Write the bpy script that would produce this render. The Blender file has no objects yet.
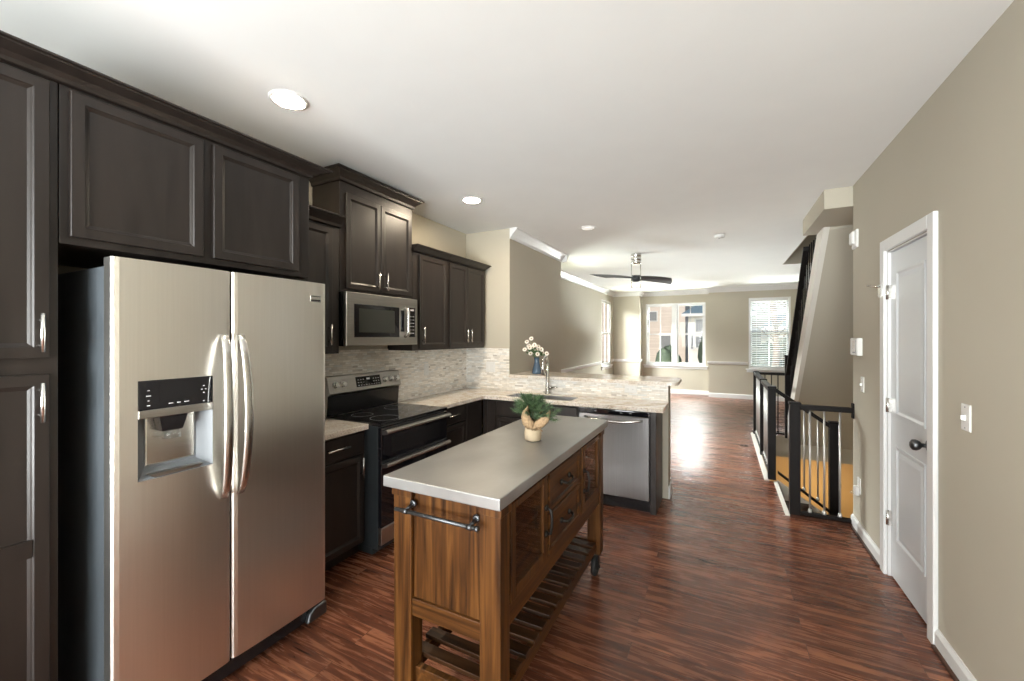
import bpy, bmesh, math, random
from mathutils import Vector, Matrix
random.seed(7)
S = bpy.context.scene
COL = S.collection
R = math.radians

# ------------------------------------------------------------------ camera, sky, light, exposure
H = 1.52
F = 410.0
YAW = math.atan2(210.0, F)
cam = bpy.data.cameras.new('camera')
cam.sensor_width = 36.0
cam.lens = 36.0 * F / 1024.0
cam.shift_y = -4.0 / 1024.0
cam.clip_start = 0.05
cam.clip_end = 300
camo = bpy.data.objects.new('camera', cam)
COL.objects.link(camo)
camo.location = (0, 0, H)
camo.rotation_euler = (R(90), 0, YAW)
S.camera = camo

S.view_settings.view_transform = 'Standard'
S.view_settings.look = 'None'
S.view_settings.gamma = 1.0
S.view_settings.use_curve_mapping = False
S.view_settings.exposure = 0.67
S.cycles.use_denoising = True
S.cycles.max_bounces = 10
S.cycles.diffuse_bounces = 6
S.cycles.glossy_bounces = 5
S.cycles.transparent_max_bounces = 12
S.cycles.caustics_reflective = False
S.cycles.caustics_refractive = False
S.cycles.sample_clamp_indirect = 6.0

world = bpy.data.worlds.new('world')
S.world = world
world.use_nodes = True
wn = world.node_tree.nodes
wl = world.node_tree.links
bg = wn['Background']
sky = wn.new('ShaderNodeTexSky')
sky.sky_type = 'NISHITA'
sky.sun_disc = False
sky.sun_elevation = R(38)
sky.sun_rotation = R(200)
sky.dust_density = 3.0
wl.new(sky.outputs['Color'], bg.inputs['Color'])
bg.inputs['Strength'].default_value = 0.085


def lamp(name, kind, loc, energy, color=(1, 1, 1), rot=(0, 0, 0), size=None, size_y=None, portal=False):
    d = bpy.data.lights.new(name, kind)
    d.energy = energy
    d.color = color
    if kind == 'AREA':
        d.shape = 'RECTANGLE'
        d.size = size
        d.size_y = size_y or size
        if portal:
            d.cycles.is_portal = True
    if kind == 'POINT':
        d.shadow_soft_size = size or 0.05
    if kind == 'SUN':
        d.angle = R(1.5)
    o = bpy.data.objects.new(name, d)
    COL.objects.link(o)
    o.location = loc
    o.rotation_euler = rot
    return o


# sun comes over the roof from behind the camera and lights the houses across the street
lamp('sun', 'SUN', (0, 0, 20), 1.05, (1, 0.94, 0.88), (R(48), 0, R(-24)))
# fill lamps added for daylight through the wide rear window behind the camera
lamp('rear_daylight_fill', 'AREA', (-0.8, -2.62, 1.45), 270, (0.95, 0.99, 1.0), (R(94), 0, 0), 3.1, 2.1)
lamp('rear_ground_fill', 'AREA', (1.0, -9.0, -0.5), 1500, (0.96, 1.0, 0.99), (R(108), 0, 0), 9.0, 1.0)
# fill lamps added beyond the front windows to brighten walls and ceiling
lamp('front_sky_fill', 'AREA', (1.2, 16.0, 4.9), 3800, (0.93, 1.0, 0.97), (R(-62), 0, 0), 6.0, 2.4)
lamp('front_ground_fill', 'AREA', (-0.3, 16.0, -0.45), 1750, (0.94, 1.0, 0.97), (R(-108), 0, 0), 6.0, 0.8)
# more added fill lamps, shining in through the side windows
lamp('side_sky_fill', 'AREA', (-7.5, 8.0, 4.9), 4600, (0.95, 1.0, 0.98), (0, R(-62), 0), 2.4, 6.0)
lamp('side_ground_fill', 'AREA', (-7.5, 8.0, -0.45), 480, (0.95, 1.0, 0.98), (0, R(-108), 0), 0.8, 6.0)
# lamp burning on the level below the stairs
lamp('lower_level_lamp', 'POINT', (1.35, 7.75, -0.95), 12, (1.0, 0.62, 0.27), size=0.12)


# ------------------------------------------------------------------ materials
def lin(r, g, b):
    f = lambda c: (c / 255 / 12.92) if c / 255 <= 0.04045 else ((c / 255 + 0.055) / 1.055) ** 2.4
    return (f(r), f(g), f(b), 1)


def new_mat(name):
    m = bpy.data.materials.new(name)
    m.use_nodes = True
    nt = m.node_tree
    return m, nt.nodes, nt.links, nt.nodes['Principled BSDF']


def ramp(nodes, stops):
    r = nodes.new('ShaderNodeValToRGB')
    e = r.color_ramp.elements
    while len(e) < len(stops):
        e.new(0.5)
    for k, (p, c) in enumerate(stops):
        e[k].position = p
        e[k].color = c
    return r


def mat(name, stops, rough=0.5, metal=0.0, scale=(4, 4, 4), detail=3, dist=0.0, bump=0.0, bump_dist=0.002,
        spec=0.5, coat=0.0, rough_var=0.0, nscale=1.0):
    """noise-driven procedural material; stops = list of (pos, colour)"""
    m, n, l, p = new_mat(name)
    tc = n.new('ShaderNodeTexCoord')
    mp = n.new('ShaderNodeMapping')
    mp.inputs['Scale'].default_value = scale
    l.new(tc.outputs['Object'], mp.inputs['Vector'])
    nz = n.new('ShaderNodeTexNoise')
    nz.inputs['Scale'].default_value = nscale
    nz.inputs['Detail'].default_value = detail
    nz.inputs['Distortion'].default_value = dist
    l.new(mp.outputs['Vector'], nz.inputs['Vector'])
    rp = ramp(n, stops)
    l.new(nz.outputs['Fac'], rp.inputs['Fac'])
    l.new(rp.outputs['Color'], p.inputs['Base Color'])
    p.inputs['Roughness'].default_value = rough
    p.inputs['Metallic'].default_value = metal
    p.inputs['Specular IOR Level'].default_value = spec
    p.inputs['Coat Weight'].default_value = coat
    p.inputs['Coat Roughness'].default_value = 0.15
    if rough_var:
        mr = n.new('ShaderNodeMapRange')
        mr.inputs['To Min'].default_value = rough - rough_var
        mr.inputs['To Max'].default_value = rough + rough_var
        l.new(nz.outputs['Fac'], mr.inputs['Value'])
        l.new(mr.outputs['Result'], p.inputs['Roughness'])
    if bump:
        b = n.new('ShaderNodeBump')
        b.inputs['Strength'].default_value = bump
        b.inputs['Distance'].default_value = bump_dist
        l.new(nz.outputs['Fac'], b.inputs['Height'])
        l.new(b.outputs['Normal'], p.inputs['Normal'])
    return m


def flat2(name, c, var=0.06, **k):
    lo = tuple(v * (1 - var) for v in c[:3]) + (1,)
    hi = tuple(min(1, v * (1 + var)) for v in c[:3]) + (1,)
    return mat(name, [(0.3, lo), (0.7, hi)], **k)


WALL = (0.435, 0.402, 0.328, 1)
M = {}
M['wall'] = flat2('beige_paint', WALL, 0.02, rough=0.75, scale=(1.3, 1.3, 1.3), spec=0.25)
M['ceiling'] = flat2('ceiling_white', (0.80, 0.81, 0.80, 1), 0.01, rough=0.9, spec=0.1)
M['white'] = flat2('white_trim_paint', (0.66, 0.665, 0.66, 1), 0.01, rough=0.35)
M['doorwhite'] = flat2('door_paint', (0.55, 0.57, 0.59, 1), 0.01, rough=0.28)
M['plastic'] = flat2('white_plastic', (0.68, 0.68, 0.66, 1), 0.01, rough=0.4)
M['cab'] = mat('espresso_wood', [(0.3, (0.012, 0.0088, 0.0072, 1)), (0.72, (0.024, 0.0180, 0.0148, 1))], rough=0.38,
               scale=(14, 14, 1.6), detail=5, dist=0.6, bump=0.05, rough_var=0.05, spec=0.42)
M['cabdark'] = flat2('espresso_recess', (0.012, 0.009, 0.007, 1), 0.1, rough=0.6)
M['cabin'] = flat2('maple_interior', (0.42, 0.31, 0.18, 1), 0.06, rough=0.6, scale=(1, 8, 20))
M['steel'] = mat('brushed_steel', [(0.3, (0.41, 0.395, 0.37, 1)), (0.7, (0.47, 0.455, 0.43, 1))], rough=0.3, metal=1.0,
                 scale=(3, 3, 160), detail=2, bump=0.02, rough_var=0.04)
M['steelv'] = mat('brushed_steel_upright', [(0.3, (0.80, 0.775, 0.72, 1)), (0.7, (0.83, 0.805, 0.75, 1))], rough=0.33, metal=1.0,
                  scale=(160, 160, 2), detail=2, bump=0.008, rough_var=0.015)
M['steelshade'] = mat('shaded_brushed_steel', [(0.3, (0.30, 0.29, 0.285, 1)), (0.7, (0.33, 0.32, 0.315, 1))], rough=0.30, metal=1.0,
                     scale=(160, 160, 2), detail=2, bump=0.008, rough_var=0.015)  # steel darkened in colour for the dishwasher's dark reflections and the sink's shade
M['nickel'] = flat2('satin_nickel', (0.66, 0.65, 0.62, 1), 0.04, rough=0.24, metal=1.0)
M['fridgeside'] = flat2('grey_fridge_paint', (0.060, 0.070, 0.078, 1), 0.06, rough=0.42)
M['rangeside'] = flat2('dark_range_paint', (0.026, 0.031, 0.034, 1), 0.06, rough=0.4)
M['black'] = flat2('black_enamel', (0.008, 0.008, 0.009, 1), 0.1, rough=0.25)
M['blackglass'] = flat2('black_glass', (0.006, 0.006, 0.008, 1), 0.1, rough=0.04, spec=0.6)
M['rubber'] = flat2('dark_rubber', (0.012, 0.012, 0.012, 1), 0.1, rough=0.7)
M['rail'] = flat2('black_painted_rail', (0.010, 0.0085, 0.008, 1), 0.1, rough=0.42, spec=0.12)
M['iron'] = flat2('grey_iron', (0.11, 0.115, 0.12, 1), 0.1, rough=0.42, metal=1.0)
M['bronze'] = flat2('dark_bronze', (0.045, 0.041, 0.038, 1), 0.1, rough=0.48, metal=1.0)
M['baluster'] = flat2('satin_rod', (0.52, 0.51, 0.49, 1), 0.04, rough=0.42, metal=0.8)
M['zinc'] = mat('zinc_sheet', [(0.3, (0.29, 0.288, 0.282, 1)), (0.55, (0.35, 0.35, 0.345, 1)), (0.75, (0.41, 0.418, 0.415, 1))],
                rough=0.36, metal=0.75, scale=(5, 3, 5), detail=6, rough_var=0.08)
M['ovenmesh'] = flat2('oven_mesh', (0.035, 0.037, 0.032, 1), 0.05, rough=0.22)
M['slat'] = flat2('pale_blind_slat', (0.40, 0.415, 0.43, 1), 0.02, rough=0.5)
M['mark'] = flat2('pale_grey_marking', (0.55, 0.55, 0.55, 1), 0.02, rough=0.5)
M['greyplastic'] = flat2('grey_plastic', (0.22, 0.235, 0.25, 1), 0.03, rough=0.35)
M['ceramic'] = flat2('cream_ceramic', (0.50, 0.40, 0.27, 1), 0.06, rough=0.8, scale=(40, 40, 40), bump=0.2)
M['burlap'] = flat2('tan_burlap', (0.30, 0.20, 0.11, 1), 0.35, rough=0.9, scale=(90, 90, 90), bump=0.5)
M['needles'] = mat('pine_needles', [(0.3, (0.014, 0.036, 0.014, 1)), (0.7, (0.085, 0.14, 0.055, 1))], rough=0.6, scale=(35, 35, 35))
M['bark'] = flat2('bark', (0.09, 0.06, 0.04, 1), 0.2, rough=0.9)
M['stem'] = flat2('green_stem', (0.05, 0.09, 0.03, 1), 0.2, rough=0.7)
M['petal'] = flat2('cream_petals', (0.82, 0.76, 0.68, 1), 0.06, rough=0.7)
M['pollen'] = flat2('brown_flower_heart', (0.20, 0.11, 0.03, 1), 0.2, rough=0.8)
M['vase'] = flat2('blue_grey_glass', (0.07, 0.11, 0.16, 1), 0.15, rough=0.12)
M['fanblade'] = flat2('charcoal_blade', (0.022, 0.024, 0.028, 1), 0.1, rough=0.45)
M['siding'] = mat('pale_siding', [(0.3, (0.62, 0.55, 0.49, 1)), (0.7, (0.72, 0.65, 0.58, 1))], rough=0.8, scale=(0.4, 0.4, 9))
M['siding2'] = flat2('cream_siding', (0.80, 0.76, 0.70, 1), 0.04, rough=0.8, scale=(0.4, 0.4, 9))
M['roof'] = mat('blue_grey_shingle', [(0.3, (0.10, 0.16, 0.20, 1)), (0.7, (0.16, 0.24, 0.29, 1))], rough=0.85, scale=(6, 6, 14))
M['shrub'] = mat('hedge_leaves', [(0.3, (0.022, 0.034, 0.024, 1)), (0.7, (0.060, 0.080, 0.050, 1))], rough=0.8, scale=(6, 6, 6))
M['lawn'] = mat('winter_lawn', [(0.3, (0.20, 0.21, 0.13, 1)), (0.7, (0.34, 0.32, 0.22, 1))], rough=0.95, scale=(1.5, 1.5, 1.5), detail=6)
M['asphalt'] = flat2('asphalt', (0.25, 0.25, 0.25, 1), 0.1, rough=0.9)
M['skirtboard'] = flat2('stair_board_paint', (0.66, 0.64, 0.58, 1), 0.02, rough=0.5)
M['lowerwall'] = flat2('warm_lower_wall', (0.55, 0.46, 0.30, 1), 0.02, rough=0.8)


def wood(name, grain, dark, mid, light, rough=0.38):
    sc = {'z': (38, 38, 1.8), 'y': (38, 1.8, 38), 'x': (1.8, 38, 38)}[grain]
    return mat(name, [(0.3, dark), (0.5, mid), (0.72, light)], rough=rough, scale=sc, detail=6, dist=0.9, bump=0.06, rough_var=0.05, spec=0.22)


WD = ((0.014, 0.0052, 0.0016, 1), (0.060, 0.0222, 0.0052, 1), (0.122, 0.0495, 0.0115, 1))
M['woodz'] = wood('walnut_upright', 'z', *WD)
M['woody'] = wood('walnut_lengthwise', 'y', *WD)
M['woodx'] = wood('walnut_crosswise', 'x', *WD)
DK = ((0.010, 0.0042, 0.002, 1), (0.030, 0.012, 0.0042, 1), (0.055, 0.024, 0.009, 1))
M['wooddk'] = wood('walnut_shelf_slats', 'x', *DK)
M['tread'] = wood('dark_tread', 'y', (0.02, 0.009, 0.006, 1), (0.05, 0.02, 0.012, 1), (0.09, 0.04, 0.024, 1), 0.25)


def emis(name, c, s):
    m, n, l, p = new_mat(name)
    tc = n.new('ShaderNodeTexCoord')
    nz = n.new('ShaderNodeTexNoise')
    nz.inputs['Scale'].default_value = 30
    l.new(tc.outputs['Object'], nz.inputs['Vector'])
    p.inputs['Base Color'].default_value = (0.9, 0.9, 0.9, 1)
    p.inputs['Emission Color'].default_value = c
    p.inputs['Emission Strength'].default_value = s
    return m


M['lens'] = emis('lit_lens', (1.0, 0.84, 0.62, 1), 280.0)
M['lensoff'] = emis('dim_lens', (1.0, 0.95, 0.88, 1), 0.25)


def thin_glass(name, tint=(1, 1, 1, 1), gloss=1.0):
    m, n, l, p = new_mat(name)
    n.remove(p)
    out = n['Material Output']
    tr = n.new('ShaderNodeBsdfTransparent')
    tr.inputs['Color'].default_value = tint
    gl = n.new('ShaderNodeBsdfGlossy')
    gl.inputs['Roughness'].default_value = 0.01
    fr = n.new('ShaderNodeFresnel')
    fr.inputs['IOR'].default_value = 1.45
    geo = n.new('ShaderNodeNewGeometry')          # same reflectance entering and leaving the pane
    ior = n.new('ShaderNodeMapRange')
    ior.inputs['To Min'].default_value = 1.45
    ior.inputs['To Max'].default_value = 1.0 / 1.45
    l.new(geo.outputs['Backfacing'], ior.inputs['Value'])
    l.new(ior.outputs['Result'], fr.inputs['IOR'])
    mu = n.new('ShaderNodeMath')
    mu.operation = 'MULTIPLY'
    mu.inputs[1].default_value = gloss
    l.new(fr.outputs['Fac'], mu.inputs[0])
    mx = n.new('ShaderNodeMixShader')
    l.new(mu.outputs['Value'], mx.inputs['Fac'])
    l.new(tr.outputs['BSDF'], mx.inputs[1])
    l.new(gl.outputs['BSDF'], mx.inputs[2])
    l.new(mx.outputs['Shader'], out.inputs['Surface'])
    return m


M['glass'] = thin_glass('window_glass', gloss=0.22)
M['doorglass'] = thin_glass('cabinet_glass', (0.93, 0.93, 0.91, 1), 1.0)
M['clear'] = thin_glass('clear_plastic', (0.93, 0.95, 0.96, 1), 1.5)


def floor_mat():
    m, n, l, p = new_mat('reddish_plank_floor')
    tc = n.new('ShaderNodeTexCoord')
    br = n.new('ShaderNodeTexBrick')
    br.offset = 0.37
    br.offset_frequency = 2
    br.inputs['Scale'].default_value = 1.0
    br.inputs['Brick Width'].default_value = 1.22
    br.inputs['Row Height'].default_value = 0.127
    br.inputs['Mortar Size'].default_value = 0.0012
    br.inputs['Mortar Smooth'].default_value = 0.2
    br.inputs['Color1'].default_value = (0, 0, 0, 1)
    br.inputs['Color2'].default_value = (1, 1, 1, 1)
    br.inputs['Mortar'].default_value = (0.5, 0.5, 0.5, 1)
    l.new(tc.outputs['Object'], br.inputs['Vector'])
    # shift the grain for every plank
    mp = n.new('ShaderNodeMapping')
    mp.inputs['Scale'].default_value = (2.8, 34, 1)
    l.new(tc.outputs['Object'], mp.inputs['Vector'])
    ad = n.new('ShaderNodeVectorMath')
    ad.operation = 'MULTIPLY_ADD'
    ad.inputs[1].default_value = (9, 5, 23)
    l.new(br.outputs['Color'], ad.inputs[0])
    l.new(mp.outputs['Vector'], ad.inputs[2])
    nz = n.new('ShaderNodeTexNoise')
    nz.inputs['Scale'].default_value = 1.0
    nz.inputs['Detail'].default_value = 7
    nz.inputs['Roughness'].default_value = 0.62
    nz.inputs['Distortion'].default_value = 0.9
    l.new(ad.outputs['Vector'], nz.inputs['Vector'])
    rp = ramp(n, [(0.31, (0.045, 0.0155, 0.0095, 1)), (0.45, (0.102, 0.0350, 0.0190, 1)), (0.545, (0.175, 0.062, 0.031, 1)),
                  (0.69, (0.30, 0.120, 0.056, 1))])
    l.new(nz.outputs['Fac'], rp.inputs['Fac'])
    hs = n.new('ShaderNodeHueSaturation')
    mr = n.new('ShaderNodeMapRange')
    mr.inputs['To Min'].default_value = 0.78
    mr.inputs['To Max'].default_value = 1.2
    l.new(br.outputs['Color'], mr.inputs['Value'])
    l.new(mr.outputs['Result'], hs.inputs['Value'])
    l.new(rp.outputs['Color'], hs.inputs['Color'])
    mx = n.new('ShaderNodeMix')
    mx.data_type = 'RGBA'
    l.new(br.outputs['Fac'], mx.inputs['Factor'])
    l.new(hs.outputs['Color'], mx.inputs['A'])
    mx.inputs['B'].default_value = (0.02, 0.008, 0.005, 1)
    l.new(mx.outputs['Result'], p.inputs['Base Color'])
    rr = n.new('ShaderNodeMapRange')
    rr.inputs['To Min'].default_value = 0.20
    rr.inputs['To Max'].default_value = 0.34
    l.new(nz.outputs['Fac'], rr.inputs['Value'])
    l.new(rr.outputs['Result'], p.inputs['Roughness'])
    b = n.new('ShaderNodeBump')
    b.inputs['Strength'].default_value = 0.12
    b.inputs['Distance'].default_value = 0.002
    l.new(nz.outputs['Fac'], b.inputs['Height'])
    l.new(b.outputs['Normal'], p.inputs['Normal'])
    return m


M['floor'] = floor_mat()


def tile_mat(name, axis):
    m, n, l, p = new_mat(name)
    tc = n.new('ShaderNodeTexCoord')
    sp = n.new('ShaderNodeSeparateXYZ')
    l.new(tc.outputs['Object'], sp.inputs['Vector'])
    cb = n.new('ShaderNodeCombineXYZ')
    l.new(sp.outputs[axis], cb.inputs['X'])
    l.new(sp.outputs['Z'], cb.inputs['Y'])
    br = n.new('ShaderNodeTexBrick')
    br.offset = 0.43
    br.offset_frequency = 3
    br.squash = 0.6
    br.squash_frequency = 2
    br.inputs['Scale'].default_value = 1.0
    br.inputs['Brick Width'].default_value = 0.085
    br.inputs['Row Height'].default_value = 0.0165
    br.inputs['Mortar Size'].default_value = 0.0011
    br.inputs['Color1'].default_value = (0, 0, 0, 1)
    br.inputs['Color2'].default_value = (1, 1, 1, 1)
    br.inputs['Mortar'].default_value = (0.5, 0.5, 0.5, 1)
    l.new(cb.outputs['Vector'], br.inputs['Vector'])
    rp = ramp(n, [(0.0, lin(160, 154, 146)), (0.05, lin(200, 195, 187)), (0.25, lin(218, 214, 206)), (0.5, lin(228, 222, 212)),
                  (0.75, lin(240, 238, 233)), (1.0, lin(208, 210, 208))])
    l.new(br.outputs['Color'], rp.inputs['Fac'])
    nz = n.new('ShaderNodeTexNoise')
    nz.inputs['Scale'].default_value = 1.0
    nz.inputs['Detail'].default_value = 4
    mp = n.new('ShaderNodeMapping')
    mp.inputs['Scale'].default_value = (18, 60, 1)
    l.new(cb.outputs['Vector'], mp.inputs['Vector'])
    l.new(mp.outputs['Vector'], nz.inputs['Vector'])
    mm = n.new('ShaderNodeMix')
    mm.data_type = 'RGBA'
    mm.blend_type = 'MULTIPLY'
    mm.inputs['Factor'].default_value = 1.0
    r2 = ramp(n, [(0.3, (0.85, 0.84, 0.83, 1)), (0.6, (1, 1, 1, 1))])
    l.new(nz.outputs['Fac'], r2.inputs['Fac'])
    l.new(rp.outputs['Color'], mm.inputs['A'])
    l.new(r2.outputs['Color'], mm.inputs['B'])
    mx = n.new('ShaderNodeMix')
    mx.data_type = 'RGBA'
    l.new(br.outputs['Fac'], mx.inputs['Factor'])
    l.new(mm.outputs['Result'], mx.inputs['A'])
    mx.inputs['B'].default_value = lin(196, 190, 178)
    l.new(mx.outputs['Result'], p.inputs['Base Color'])
    p.inputs['Roughness'].default_value = 0.3
    b = n.new('ShaderNodeBump')
    b.inputs['Strength'].default_value = 0.3
    b.inputs['Distance'].default_value = 0.002
    b.invert = True
    l.new(br.outputs['Fac'], b.inputs['Height'])
    l.new(b.outputs['Normal'], p.inputs['Normal'])
    return m


M['tiley'] = tile_mat('mosaic_side', 'Y')
M['tilex'] = tile_mat('mosaic_back', 'X')


def granite_mat():
    m, n, l, p = new_mat('cream_granite')
    tc = n.new('ShaderNodeTexCoord')
    n1 = n.new('ShaderNodeTexNoise')
    n1.inputs['Scale'].default_value = 3.2
    n1.inputs['Detail'].default_value = 9
    n1.inputs['Distortion'].default_value = 2.2
    n1.inputs['Roughness'].default_value = 0.65
    l.new(tc.outputs['Object'], n1.inputs['Vector'])
    r1 = ramp(n, [(0.28, (0.38, 0.30, 0.23, 1)), (0.42, (0.64, 0.56, 0.47, 1)), (0.55, (0.74, 0.69, 0.63, 1)), (0.72, (0.80, 0.78, 0.75, 1))])
    l.new(n1.outputs['Fac'], r1.inputs['Fac'])
    n2 = n.new('ShaderNodeTexNoise')
    n2.inputs['Scale'].default_value = 95
    n2.inputs['Detail'].default_value = 3
    l.new(tc.outputs['Object'], n2.inputs['Vector'])
    r2 = ramp(n, [(0.32, (0.62, 0.56, 0.5, 1)), (0.48, (1, 1, 1, 1))])
    l.new(n2.outputs['Fac'], r2.inputs['Fac'])
    mm = n.new('ShaderNodeMix')
    mm.data_type = 'RGBA'
    mm.blend_type = 'MULTIPLY'
    mm.inputs['Factor'].default_value = 1
    l.new(r1.outputs['Color'], mm.inputs['A'])
    l.new(r2.outputs['Color'], mm.inputs['B'])
    l.new(mm.outputs['Result'], p.inputs['Base Color'])
    p.inputs['Roughness'].default_value = 0.13
    return m


M['granite'] = granite_mat()

# ------------------------------------------------------------------ mesh helpers
ORG = {}


class MB:
    def __init__(s):
        s.bm = bmesh.new()

    def box(s, x0, x1, y0, y1, z0, z1):
        v = [s.bm.verts.new((x, y, z)) for x in (x0, x1) for y in (y0, y1) for z in (z0, z1)]
        for f in ((0, 1, 3, 2), (4, 6, 7, 5), (0, 4, 5, 1), (2, 3, 7, 6), (0, 2, 6, 4), (1, 5, 7, 3)):
            s.bm.faces.new([v[i] for i in f])
        return s

    def hexa(s, pts):
        """eight points: bottom ring of four, top ring of four"""
        v = [s.bm.verts.new(p) for p in pts]
        for f in ((3, 2, 1, 0), (4, 5, 6, 7), (0, 1, 5, 4), (1, 2, 6, 5), (2, 3, 7, 6), (3, 0, 4, 7)):
            s.bm.faces.new([v[i] for i in f])
        return s

    def tube(s, pts, r, n=10, cap=True, smooth=True):
        pts = [Vector(p) for p in pts]
        rs = r if isinstance(r, (list, tuple)) else [r] * len(pts)
        rings = []
        t0 = (pts[1] - pts[0]).normalized()
        up = Vector((0, 0, 1)) if abs(t0.z) < 0.9 else Vector((1, 0, 0))
        a = t0.cross(up).normalized()
        for i, p in enumerate(pts):
            if i == 0:
                t = t0
            elif i == len(pts) - 1:
                t = (pts[i] - pts[i - 1]).normalized()
            else:
                t = ((pts[i + 1] - p).normalized() + (p - pts[i - 1]).normalized()).normalized()
            a = (a - t * a.dot(t)).normalized()
            b = t.cross(a)
            rings.append([s.bm.verts.new(p + (a * math.cos(2 * math.pi * k / n) + b * math.sin(2 * math.pi * k / n)) * rs[i]) for k in range(n)])
        for i in range(len(rings) - 1):
            for k in range(n):
                f = s.bm.faces.new((rings[i][k], rings[i][(k + 1) % n], rings[i + 1][(k + 1) % n], rings[i + 1][k]))
                f.smooth = smooth
        if cap:
            s.bm.faces.new(rings[0][::-1])
            s.bm.faces.new(rings[-1])
        return s

    def lathe(s, prof, c=(0, 0, 0), n=24, axis='z', cap=True, smooth=True):
        """prof = [(r, h)...] along axis"""
        rings = []
        for r, h in prof:
            ring = []
            for k in range(n):
                a = 2 * math.pi * k / n
                u, v = r * math.cos(a), r * math.sin(a)
                p = {'z': (u, v, h), 'x': (h, u, v), 'y': (u, h, v)}[axis]
                ring.append(s.bm.verts.new((c[0] + p[0], c[1] + p[1], c[2] + p[2])))
            rings.append(ring)
        for i in range(len(rings) - 1):
            for k in range(n):
                f = s.bm.faces.new((rings[i][k], rings[i][(k + 1) % n], rings[i + 1][(k + 1) % n], rings[i + 1][k]))
                f.smooth = smooth
        if cap:
            s.bm.faces.new(rings[0][::-1])
            s.bm.faces.new(rings[-1])
        return s

    def prism(s, poly, a, b, mp):
        """poly = 2-D outline, extruded from a to b; mp(p, q, t) -> xyz"""
        A = [s.bm.verts.new(mp(p, q, a)) for p, q in poly]
        B = [s.bm.verts.new(mp(p, q, b)) for p, q in poly]
        s.bm.faces.new(A)
        s.bm.faces.new(B[::-1])
        for i in range(len(poly)):
            j = (i + 1) % len(poly)
            s.bm.faces.new((A[i], B[i], B[j], A[j]))
        return s

    def nested(s, u0, u1, z0, z1, layers, mp):
        """panel built from nested rectangles; layers = [(inset, depth)...]; mp(u, d, z) -> xyz"""
        prev = None
        first = None
        for ins, d in layers:
            ring = [s.bm.verts.new(mp(u, d, z)) for u, z in
                    ((u0 + ins, z0 + ins), (u1 - ins, z0 + ins), (u1 - ins, z1 - ins), (u0 + ins, z1 - ins))]
            if prev:
                for k in range(4):
                    s.bm.faces.new((prev[k], prev[(k + 1) % 4], ring[(k + 1) % 4], ring[k]))
            else:
                first = ring
            prev = ring
        s.bm.faces.new(prev)
        s.bm.faces.new(first[::-1])
        return s

    def grid_slab(s, xs, ys, keep, z0, z1):
        top, bot = {}, {}

        def g(d, i, j, z):
            if (i, j) not in d:
                d[(i, j)] = s.bm.verts.new((xs[i], ys[j], z))
            return d[(i, j)]
        nx, ny = len(xs) - 1, len(ys) - 1
        K = lambda i, j: 0 <= i < nx and 0 <= j < ny and keep(i, j)
        for i in range(nx):
            for j in range(ny):
                if not K(i, j):
                    continue
                c = ((i, j), (i + 1, j), (i + 1, j + 1), (i, j + 1))
                s.bm.faces.new([g(top, *q, z1) for q in c])
                s.bm.faces.new([g(bot, *q, z0) for q in c][::-1])
                for (p, q, ni, nj) in ((c[0], c[1], i, j - 1), (c[1], c[2], i + 1, j), (c[2], c[3], i, j + 1), (c[3], c[0], i - 1, j)):
                    if not K(ni, nj):
                        s.bm.faces.new((g(bot, *p, z0), g(bot, *q, z0), g(top, *q, z1), g(top, *p, z1)))
        return s

    def ball(s, c, r, n=10, sc=(1, 1, 1)):
        prof = [(max(1e-4, math.sin(math.pi * k / n)), -math.cos(math.pi * k / n)) for k in range(n + 1)]
        rings = []
        for rr, h in prof:
            rings.append([s.bm.verts.new((c[0] + rr * r * sc[0] * math.cos(2 * math.pi * k / (2 * n)), c[1] + rr * r * sc[1] * math.sin(2 * math.pi * k / (2 * n)), c[2] + h * r * sc[2])) for k in range(2 * n)])
        for i in range(n):
            for k in range(2 * n):
                f = s.bm.faces.new((rings[i][k], rings[i][(k + 1) % (2 * n)], rings[i + 1][(k + 1) % (2 * n)], rings[i + 1][k]))
                f.smooth = True
        return s

    def build(s, name, material, parent=None, bevel=0.0, seg=2, recalc=True):
        if recalc:
            bmesh.ops.recalc_face_normals(s.bm, faces=s.bm.faces[:])
        if parent is None:
            vs = [v.co for v in s.bm.verts]
            lo = [min(v[i] for v in vs) for i in range(3)]
            hi = [max(v[i] for v in vs) for i in range(3)]
            org = Vector(((lo[0] + hi[0]) / 2, (lo[1] + hi[1]) / 2, lo[2]))
        else:
            org = ORG[parent.name]
        for v in s.bm.verts:
            v.co -= org
        me = bpy.data.meshes.new(name)
        s.bm.to_mesh(me)
        s.bm.free()
        me.materials.append(M[material] if isinstance(material, str) else material)
        o = bpy.data.objects.new(name, me)
        COL.objects.link(o)
        if parent is None:
            o.location = org
        else:
            o.parent = parent
        ORG[o.name] = org.copy()
        if bevel:
            b = o.modifiers.new('bevel', 'BEVEL')
            b.width = bevel
            b.segments = seg
            b.limit_method = 'ANGLE'
            b.angle_limit = R(40)
        return o


def tag(o, label, cat, group=None):
    o['label'] = label
    o['category'] = cat
    if group:
        o['group'] = group
    return o


def thing(name, loc, label, cat, group=None):
    o = bpy.data.objects.new(name, None)
    o.empty_display_size = 0.1
    COL.objects.link(o)
    o.location = loc
    ORG[o.name] = Vector(loc)
    return tag(o, label, cat, group)


def struct(o, label=None):
    o['kind'] = 'structure'
    if label:
        o['label'] = label
    return o


def semp(name, loc, label=None):
    o = bpy.data.objects.new(name, None)
    COL.objects.link(o)
    o.location = loc
    ORG[o.name] = Vector(loc)
    return struct(o, label)


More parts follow.
